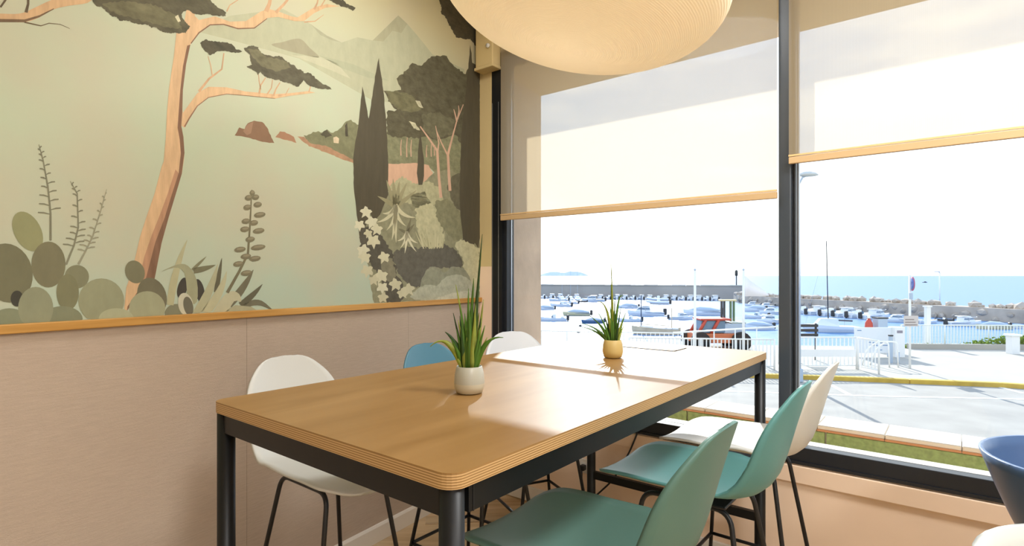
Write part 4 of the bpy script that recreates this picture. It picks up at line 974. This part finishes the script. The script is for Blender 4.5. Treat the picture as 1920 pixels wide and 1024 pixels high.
boat(1082, 592, 48, 175, 'cover', m_hully, 'cream-yellow hulled boat left of the far plant')
boat(1112, 606, 40, 190, 'cover', m_hullb, 'dark blue boat behind the far plant leaves')
boat(1181, 603, 42, 178, 'open', m_hull, 'white open boat just right of the far plant')
boat(1212, 592, 62, 176, 'cabin', m_hull, 'white cabin boat in the middle of the left window')
boat(1178, 578, 36, 178, 'cover', m_hull, 'covered boat behind the mast of the wooden boat')
boat(1232, 571, 42, 165, 'rib', m_hull, 'white inflatable boat lying nearest right of the mast')
boat(1232, 565, 40, 168, 'rib', m_hull, 'white inflatable boat just behind the other inflatable')
boat(1276, 599, 42, 2, 'cabin', m_hull, 'white boat with a blue stripe left of the first flagpole')
boat(1318, 591, 64, 176, 'cover', m_hull, 'long boat under a grey-blue cover behind the flagpole')
for k_, (x_, y_, l_, kd) in enumerate(((1412, 574, 28, 'cabin'), (1438, 577, 30, 'cabin'), (1416, 584, 44, 'cover'), (1446, 589, 40, 'cabin'), (1418, 597, 46, 'open'), (1444, 606, 50, 'cabin'), (1418, 618, 60, 'cover'))):
    boat(x_, y_, l_, 180+8*(k_ % 3), kd, m_hull, 'white moored boat left of the mullion, '+('farthest left', 'farthest right', 'second row left', 'second row right', 'third row, left, open', 'third row right with a cabin', 'nearest, under a cover')[k_], 'boats beside the mullion')
for k_, (x_, y_, kd) in enumerate(((1509, 588, 'open'), (1535, 590, 'cabin'), (1561, 592, 'open'), (1587, 594, 'cabin'), (1613, 596, 'open'), (1640, 598, 'cabin'))):
    boat(x_, y_, 0, 20+random.uniform(-5, 5), kd, m_hull, ORD[k_]+' white motorboat right of the mullion in the row along the boulders', 'motorboats along the boulders', LL=4.0)
boat(1684, 604, 48, 175, 'cabin', m_hull, 'larger white cabin boat behind the round road sign')
boat(1738, 606, 40, 10, 'open', m_hull, 'white motorboat right of the road sign')
boat(1768, 603, 28, 160, 'rib', m_motor, 'dark inflatable boat beside the white post')
boat(1806, 611, 62, 2, 'cabin', m_hull, 'white cabin cruiser under the far lamp post')
boat(1862, 617, 56, 178, 'cover', m_hully, 'beige boat with a canvas hood at the right')
boat(1906, 616, 34, 178, 'cover', m_hull, 'small white covered boat at the right edge')
# wooden rowing boat with masts
p = on_z(1230, 627, ZWT); L = 80/FPX*p.y
t = thing('wooden_boat', 'traditional pale wooden boat with two bare masts near the quay', 'boat', M=TR(p.x, p.y, ZWT, math.radians(172), L))
me = HULLW.copy(); me.materials.append(m_wd); link('hull', me, None, t); link('gunwale', tube_me('gunwale', round_path([(-.5, -.055, .135), (0, -.155, .15), (.5, 0, .21), (0, .155, .15), (-.5, .055, .135)], .3, 6), .012, 6), m_hull, t)
box('cockpit', -.36, .2, -.10, .10, .13, .15, m_deck, t)
for x_ in (-.25, 0): box('bench', x_, x_+.06, -.11, .11, .145, .165, m_wd, t)
tube('mast', [(.34, 0, .1), (.34, 0, .92)], .012, mat('mast_blue', '#33475e', .5), t); tube('mast', [(-.36, 0, .1), (-.36, 0, .62)], .010, m_wd, t)
tube('boom', [(.34, 0, .24), (-.3, 0, .20)], .008, m_wd, t); box('rudder', -.56, -.5, -.008, .008, -.05, .16, m_wd, t)
# sailing boat in the right window
p = on_z(1558, 622, ZWT); L = 92/FPX*p.y
t = thing('sailing_boat', 'white sailing boat with a tall mast in the right window', 'boat', M=TR(p.x, p.y, ZWT, math.radians(176), L))
me = HULL.copy(); me.materials.append(m_hull); link('hull', me, None, t); me = CABIN.copy(); me.materials.append(m_hull); link('cabin', me, None, t)
zm = (622-452)/FPX*p.y/L
tube('mast', [(.05, 0, .1), (.09, 0, zm)], [.012, .007], m_motor, t); tube('boom', [(.05, 0, .24), (-.42, 0, .22)], .016, mat('sail_cover', '#4c4a4f', .8), t)
tube('stay', [(.5, 0, .17), (.09, 0, zm*.98)], .002, m_grey, t, None, 4)
for x_ in (-.35, -.1): box('stanchion', x_-.004, x_+.004, -.17, -.162, .1, .26, m_chrome, t)
# three bare masts on the far left
for x_, yt in ((1054, 503), (1070, 500), (1083, 490)):
    p = on_z(x_, 562.9, ZWT); t = thing('sailing_boat', {1054: 'leftmost of three far sailing boats with thin masts', 1070: 'middle of three far sailing boats with thin masts', 1083: 'rightmost of three far sailing boats, with the tallest mast'}[x_], 'boat', M=TR(p.x, p.y, ZWT, math.radians(91), 3))
    for nme, me0 in (('hull', HULL), ('cabin', CABIN)):
        me = me0.copy(); me.materials.clear(); me.materials.append(m_hull); link(nme, me, None, t)
    tube('mast', [(.05, 0, .1), (.05, 0, (562.9-yt)/FPX*p.y/3)], .009, m_grey, t, None, 6)
# mooring buoys
for x_, y_ in ((1088, 612), (1085, 624)):
    p = on_z(x_, y_, ZWT); b_ = tag(link('mooring_buoy', lathe_me('mooring_buoy', [(.01, -.16), (.14, -.08), (.18, .02), (.14, .12), (.03, .18), (.02, .24)], 12), m_motor, None, Matrix.Translation((p.x, p.y, ZWT))), 'dark mooring buoy floating left of the plant, ' + ('farther one' if y_ < 615 else 'nearer one'), 'buoy')
    link('mooring_ring', lathe_me('mooring_ring', [(.02, .24), (.05, .27), (.02, .30)], 10), m_chrome, b_)

# ---------------------------------------------------------------- quay furniture
def post_me(name, r, h, seg=10): return lathe_me(name, [(r, 0), (r, h-.02), (r*.6, h)], seg)
def fence(a, b, h, label, step=.13, mid=None, post=1.9, rr=.016, zb=None):
    a, b = Vector(a), Vector(b); d = b-a; L = d.length; ang = math.atan2(d.y, d.x); za = a.z
    t = thing('railing', label, 'railing', M=Matrix.Translation(a) @ Matrix.Rotation(ang, 4, 'Z'), group='white harbour railings')
    dz = b.z-a.z; L = Vector((d.x, d.y)).length
    rails = [h, .12]+([mid] if mid else [])
    for z in rails: tube('rail', [(0, 0, z), (L, 0, z+dz)], .024 if z == h else .018, m_fence, t)
    pm_ = post_me('post', .03, h+.02); n_ = max(1, round(L/post))
    for i in range(n_+1): link('post', pm_, m_fence, t, Matrix.Translation((L*i/n_, 0, dz*i/n_)))
    bm_ = boxme('baluster', -rr, rr, -rr*.6, rr*.6, .12, h, bev=0); bm_.materials.append(m_fence); k_ = int(L/step)
    for i in range(1, k_): link('baluster', bm_, None, t, Matrix.Translation((L*i/k_, 0, dz*i/k_)))
    return t
def Zp(p, z): return Vector((p.x, p.y, z))
ZP = ZR+.10
def at_depth(px, dist, z): return Vector(((px-CX)/FPX*dist, dist, z))
fence(at_depth(960, 21.5, ZP), at_depth(1280, 20.4, ZP), 1.0, 'thin white railing at the water left of the flagpoles', .16, None, 2.2, .011)
fence(at_depth(1180, 18.9, ZP), at_depth(1452, 18.4, ZP), 1.0, 'white railing of close bars behind the table, left of the mullion', .12)
fence(at_depth(1470, 18.6, ZP), at_depth(1606, 18.6, ZP), 1.05, 'white railing right of the mullion with a broad middle band', .13)
fence(at_depth(1609, 18.5, ZP), at_depth(1648, 17.6, ZP), 1.05, 'short white railing return beside the bicycle hoops', .13)
fence(at_depth(1690, 24.6, ZP), at_depth(2020, 24.2, ZP), .93, 'long white railing in front of the moored boats at the right', .13)
# broad band panel on the railing
a, b = at_depth(1470, 18.55, 0), at_depth(1601, 18.55, 0)
bd = tag(box('banner', 0, (b-a).length, -.03, -.02, ZP+.42, ZP+.66, m_fence, None, Matrix.Translation((a.x, a.y-.04, 0))), 'long white banner strip fixed along the railing right of the mullion', 'banner')
for i in range(6): box('eyelet_strap', i*(b-a).length/5-.02, i*(b-a).length/5+.02, -.018, .03, ZP+.52, ZP+.55, m_fence, bd)
# ramp handrail rising behind
rA, rB = at_depth(1262, 20.6, ZP), at_depth(1460, 19.6, ZP+.30)
rt = thing('handrail', 'white sloping ramp handrail behind the flagpoles', 'handrail', rA)
tube('rail', [(0, 0, 1.0), rB-rA+Vector((0, 0, 1.02))], .03, m_fence, rt)
for i in range(6): q_ = (rB-rA)*i/5; tube('post', [(q_.x, q_.y, 0), (q_.x, q_.y, 1.0+q_.z*.95)], .022, m_fence, rt)
# flagpoles
for x_, lbl in ((1303, 'white flagpole left of the red tractor, without a flag'), (1394, 'white flagpole with a large white pennant')):
    p = at_depth(x_, 22.0, ZR); t = thing('flagpole', lbl, 'flagpole', p)
    hgt = 3.2+9/FPX*22
    tube('pole', [(0, 0, 0), (0, 0, hgt)], [.06, .045], m_fence, t); link('finial', lathe_me('finial', [(.01, hgt), (.05, hgt+.03), (.03, hgt+.08), (.005, hgt+.09)], 10), m_grey, t)
    box('base_plate', -.14, .14, -.14, .14, 0, .03, m_grey, t)
    if x_ == 1394:
        s_ = 22/FPX; V, F = [], []
        for i in range(9):
            u_ = i/8; yy = .06*math.sin(u_*7)
            V += [(.05+u_*46*s_, yy, hgt-(9+u_*36)*s_), (.05+u_*46*s_, yy, hgt-(48+u_*-1)*s_)]
        for i in range(8): F.append((2*i, 2*i+2, 2*i+3, 2*i+1))
        bm = bmesh.new(); me = mesh('f', V, F); bm.from_mesh(me); bmesh.ops.solidify(bm, geom=bm.faces[:], thickness=.006); link('pennant', fin(bm, 'pennant'), mat('pennant_cloth', '#e9e6ea', .8), t, None, True)
# red quay tractor with lift mast
p = at_depth(1340, 24.2, ZR); s_ = 24.2/FPX
t = thing('quay_tractor', 'red quay tractor with slanted cab pillars and green lift mast', 'tractor', p)
m_red = mat('tractor_red', '#b8402c', .45); m_grn = mat('lift_green', '#4f6a45', .5); m_tyre = mat('tyre_rubber', '#1d1d1f', .85)
def B(n_, x0, x1, y0, y1, za, zb_, m, par=None): return box(n_, (x0-1340)*s_, (x1-1340)*s_, y0, y1, za, zb_, m, par or t, None, .02)
ztop = 3.2-(596-517)*s_
B('chassis', 1296, 1392, -.6, .6, .35, .75, mat('tractor_orange', '#c4683f', .5)); B('engine_hood', 1350, 1390, -.45, .45, .75, 1.15, m_grey); B('cab_roof', 1306, 1362, -.55, .55, ztop-.08, ztop, m_red)
for x_, y_ in ((1306, -.5), (1330, -.5), (1306, .5), (1330, .5)):
    tube('cab_pillar', [((x_-4-1340)*s_, y_, .75), ((x_+10-1340)*s_, y_, ztop-.04)], .07, m_red, t, None, 6)
cabg = box('cab_glass', (1308-1340)*s_, (1352-1340)*s_, -.46, .46, .78, ztop-.1, m_scr, t); B('seat', 1320, 1332, -.2, .2, .75, 1.15, m_black)
for x_ in (1304, 1378):
    for y_ in (-.66, .66): link('wheel', lathe_me('wheel', [(.10, -.12), (.40, -.12), (.42, 0), (.40, .12), (.10, .12)], 20), m_tyre, t, Matrix.Translation(((x_-1340)*s_, y_, .42)) @ Matrix.Rotation(PI/2, 4, 'X'))
zm = 3.2-(564-517)*s_
for x_ in (1357, 1362, 1374, 1380): box('lift_mast', (x_-1341.5)*s_, (x_-1338.5)*s_, .2, .3, .6, zm, m_grn if x_ > 1365 else m_motor, t)
B('mast_head', 1352, 1384, .15, .35, zm-.03, zm+.05, m_hully); B('counterweight', 1364, 1392, -.4, .4, 1.15, 3.2-(603-517)*s_, mat('tank_grey', '#9aa39c', .5))
# beacon on the end of the harbour wall
p = on_z(1386, 563, ZWT); t = thing('harbour_beacon', 'thin dark harbour light standing on the end of the wall', 'beacon', (p.x, p.y+1.5, ZWT+2.95))
tube('pole', [(0, 0, 0), (0, 0, 2.2)], .12, m_motor, t); link('lantern', lathe_me('lantern', [(.15, 2.2), (.3, 2.3), (.3, 3.2), (.1, 3.5)], 10), m_motor, t)
# round road sign with panels under it
p = G(1706, 697); s_ = p.y/FPX; t = thing('road_sign', 'round blue road sign seen edge-on above a small text plate on a post', 'sign', (p.x, p.y, ZR))
hp = 3.2
tube('post', [(0, 0, 0), (0, 0, hp+.02)], .035, m_fence, t)
disc = link('sign_disc', lathe_me('sign_disc', [(.01, -.01), (.235, -.012), (.24, 0), (.235, .006), (.01, .006)], 32), mat('sign_red', '#b3566a', .5), t, Matrix.Translation((.045, -.05, hp-.27)) @ Matrix.Rotation(math.radians(72), 4, 'Z') @ Matrix.Rotation(PI/2, 4, 'X'))
for sgn in (-1, 1): link('blue_field', lathe_me('blue_field', [(.01, .008*sgn+.006), (.19, .008*sgn+.004), (.195, .0), (.01, -.004)], 32), mat('sign_blue', '#4a63a8', .5), disc, Matrix.Translation((0, 0, .008*sgn)))
box('small_plate', -.06, .06, -.06, -.045, hp-.78, hp-.58, m_grey, t)
pp = box('text_plate', -.24, .24, -.06, -.045, 3.2-(612-517)*s_, 3.2-(592-517)*s_, mat('sign_plate', '#c9bfb8', .6), t)
for k_ in range(3): box('text_line', -.2, .2-.05*k_, -.063, -.06, 3.2-(610-517)*s_+k_*5*s_, 3.2-(608.2-517)*s_+k_*5*s_, mat('sign_text', '#8b7f7a', .7), pp)
# information board
p0, p1 = G(1600, 668), G(1690, 668); dist = 21.4
a, b = at_depth(1602, dist, ZR), at_depth(1690, dist, ZR); w_ = (b-a).length; s_ = dist/FPX
t = thing('information_board', 'wide white harbour information board with faint blue lettering', 'sign', a)
zb0, zb1 = 3.2-(662-517)*s_, 3.2-(614-517)*s_
bd_ = box('board', 0, w_, -.03, .03, zb0, zb1, m_hull, t, None, .01); box('side_cabinet', w_*.79, w_, -.2, .2, .1, zb1+.02, m_fence, t, None, .01)
for x_ in (.08, w_*.72): tube('leg', [(x_, 0, 0), (x_, 0, zb0+.02)], .04, m_grey, t)
m_ink = mat('board_ink_blue', '#6f8fb4', .7)
for x0, x1, z_ in ((.05, .14, .88), (.28, .34, .42), (.34, .66, .40), (.36, .70, .30), (.5, .58, .12)): box('lettering', w_*x0, w_*x1, -.033, -.03, zb0+(zb1-zb0)*z_-.015, zb0+(zb1-zb0)*z_+.02, m_ink, bd_)
box('nameplate', w_*.83, w_*.95, -.205, -.2, zb1-.2, zb1-.1, mat('plate_mauve', '#8c8690', .6), t)
# bicycle hoops, bollards, posts
p = G(1670, 686); t = thing('bollard', 'tall grey square bollard in front of the information board', 'bollard', (p.x, p.y, ZR)); box('shaft', -.05, .05, -.05, .05, 0, 1.05, m_grey, t, None, .01); box('cap', -.06, .06, -.06, .06, 1.05, 1.1, m_motor, t, None, .01)
p = G(1684, 687); t = thing('bollard', 'shorter slim grey bollard beside the tall one', 'bollard', (p.x, p.y, ZR)); tube('shaft', [(0, 0, 0), (0, 0, .5)], .045, m_grey, t); link('cap', lathe_me('cap', [(.05, .5), (.05, .53), (.01, .55)], 12), m_fence, t)
p = G(1899, 668); t = thing('concrete_post', 'thick white concrete gate post at the right by the hedge', 'post', (p.x, p.y, ZR)); box('shaft', -.16, .16, -.15, .15, 0, .80, m_fence, t, None, .02); box('cap', -.22, .22, -.2, .2, .80, .88, m_fence, t, None, .02)
p = at_depth(1739, 24.9, ZR); t = thing('white_post', 'tall white square post behind the long railing', 'post', p); hh = 3.2-(576-517)*24.9/FPX; box('shaft', -.09, .09, -.09, .09, 0, hh, m_fence, t, None, .01); box('cap', -.13, .13, -.13, .13, hh, hh+.06, m_fence, t, None, .01)
for k_, x_ in enumerate((1616, 1632)):
    p = G(x_, 690); t = tag(link('bicycle_hoop', tube_me('bicycle_hoop', round_path([(0, 0, 0), (.12, -.1, .55), (.35, -.3, .85), (.62, -.45, .85), (.62, -.5, 0)], .12, 5), .026, 8), m_fence, None, Matrix.Translation((p.x, p.y, ZP))), 'white bent tube hoop at the end of the railing, ' + ('left one' if k_ == 0 else 'right one'), 'hoop')
# litter bin and seated object beyond the board
p = at_depth(1650, 23.5, ZR); t = thing('litter_bin', 'grey bin standing behind the information board', 'bin', p); z1_ = 3.2-(597-517)*23.5/FPX
box('body', -.2, .2, -.2, .2, 0, z1_, m_grey, t, None, .02); box('lid', -.22, .22, -.22, .22, z1_, z1_+.05, m_motor, t, None, .01)
p = at_depth(1629, 23.5, ZR); t = thing('mooring_marker', 'small red and white marker cone left of the bin', 'marker', p); z1_ = 3.2-(597-517)*23.5/FPX
link('cone', lathe_me('cone', [(.22, .0), (.14, z1_-.2), (.05, z1_)], 14), m_red, t); link('tip', lathe_me('tip', [(.07, z1_), (.05, z1_+.12), (.01, z1_+.15)], 12), m_fence, t)
p = at_depth(1508, 20.5, ZR); t = thing('slatted_bench', 'dark slatted bench beside the mullion', 'bench', p)
for k_ in range(3): box('slat', -.45, .5, -.03, .03, .98+.17*k_, 1.08+.17*k_, m_motor, t, None, .008)
for x_ in (-.4, .45): box('support', x_-.03, x_+.03, .03, .08, 0, 1.45, m_motor, t)
# hedge
bm = bmesh.new(); random.seed(3)
def leafclump(bm, x, y, z, s_):
    for k_ in range(3):
        a = random.uniform(0, 6.3); d = Vector((math.cos(a), math.sin(a), random.uniform(-.2, 1))).normalized()*s_; sd = d.cross(Vector((random.random(), random.random(), random.random()))).normalized()*s_*.4; c = Vector((x, y, z))
        bm.faces.new([bm.verts.new(c), bm.verts.new(c+d*.5+sd), bm.verts.new(c+d), bm.verts.new(c+d*.5-sd)])
hA, hB = at_depth(1692, 24.1, ZR), at_depth(2010, 23.6, ZR)
for i in range(2600):
    u_ = random.random(); dens = .25+.75*max(0, min(1, (u_-.35)/.3)); 
    if random.random() > dens: continue
    p = hA+(hB-hA)*u_; leafclump(bm, p.x, p.y+random.uniform(-.3, .3), ZR+.1+random.random()**1.5*(.14+.42*max(0, min(1, (u_-.35)/.3))), .10)
o = tag(link('hedge', fin(bm, 'hedge', False), mat('hedge_green', '#86a03c', .6, var=.35, scale=6)), 'low bright green hedge along the foot of the right railing', 'hedge'); o['kind'] = 'stuff'
struct(link('trim_11', prism_me('trim_11', [(p.x, p.y) for p in (hA+Vector((0, -.45, 0)), hB+Vector((0, -.45, 0)), hB+Vector((0, -.25, 0)), hA+Vector((0, -.25, 0)))], ZR, ZR+.32), m_pave), 'low concrete edging under the hedge')
# street lamps
p = G(1497, 716); t = thing('street_lamp', 'tall street lamp with a flat curved head beside the mullion', 'lamp', (p.x, p.y, ZR)); s_ = p.y/FPX
ht = 3.2+(517-338)*s_
tube('pole', [(0, 0, 0), (0, 0, ht*.5), (0, 0, ht-.1)], [.075, .06, .045], m_grey, t); tube('arm', [(0, 0, ht-.15), (.12, 0, ht+.08), (.2, 0, ht+.12)], .03, m_grey, t)
link('lamp_head', loft_me('lamp_head', [[(x_, w_*math.cos(a), ht+.16+z_*math.sin(a)*(.5 if math.sin(a) < 0 else 1)) for a in [2*PI*k_/12 for k_ in range(12)]] for x_, w_, z_ in ((.0, .03, .03), (.12, .14, .09), (.3, .17, .11), (.5, .12, .07), (.6, .02, .02))]), mat('lamp_grey', '#b7bcbc', .5), t)
box('base_box', -.1, .1, -.1, .1, 0, .4, m_grey, t, None, .02)
p = on_z(1795, 592, ZWT); t = thing('street_lamp', 'thin far lamp post rising from the breakwater at the right', 'lamp', (p.x, p.y+3, ZWT+1.4)); s_ = (p.y+3)/FPX
ht = 5.2+(517-511)*s_-1.4
tube('pole', [(0, 0, 0), (0, 0, ht)], .07, m_fence, t); tube('arm', [(0, 0, ht), (-.15, 0, ht+.08)], .05, m_grey, t); box('lamp_head', -.65, -.05, -.12, .12, ht+.04, ht+.14, m_grey, t, None, .02)
# far small boat on the sea
p = on_z(1734, 530, ZWT); t = thing('motorboat', 'tiny dark boat far out on the open sea', 'boat', M=TR(p.x, p.y, ZWT, 0, 8/FPX*p.y))
for nme, me0, mm in (('hull', HULL, m_motor), ('cabin', CABIN, m_motor)):
    me = me0.copy(); me.materials.clear(); me.materials.append(mm); link(nme, me, None, t)
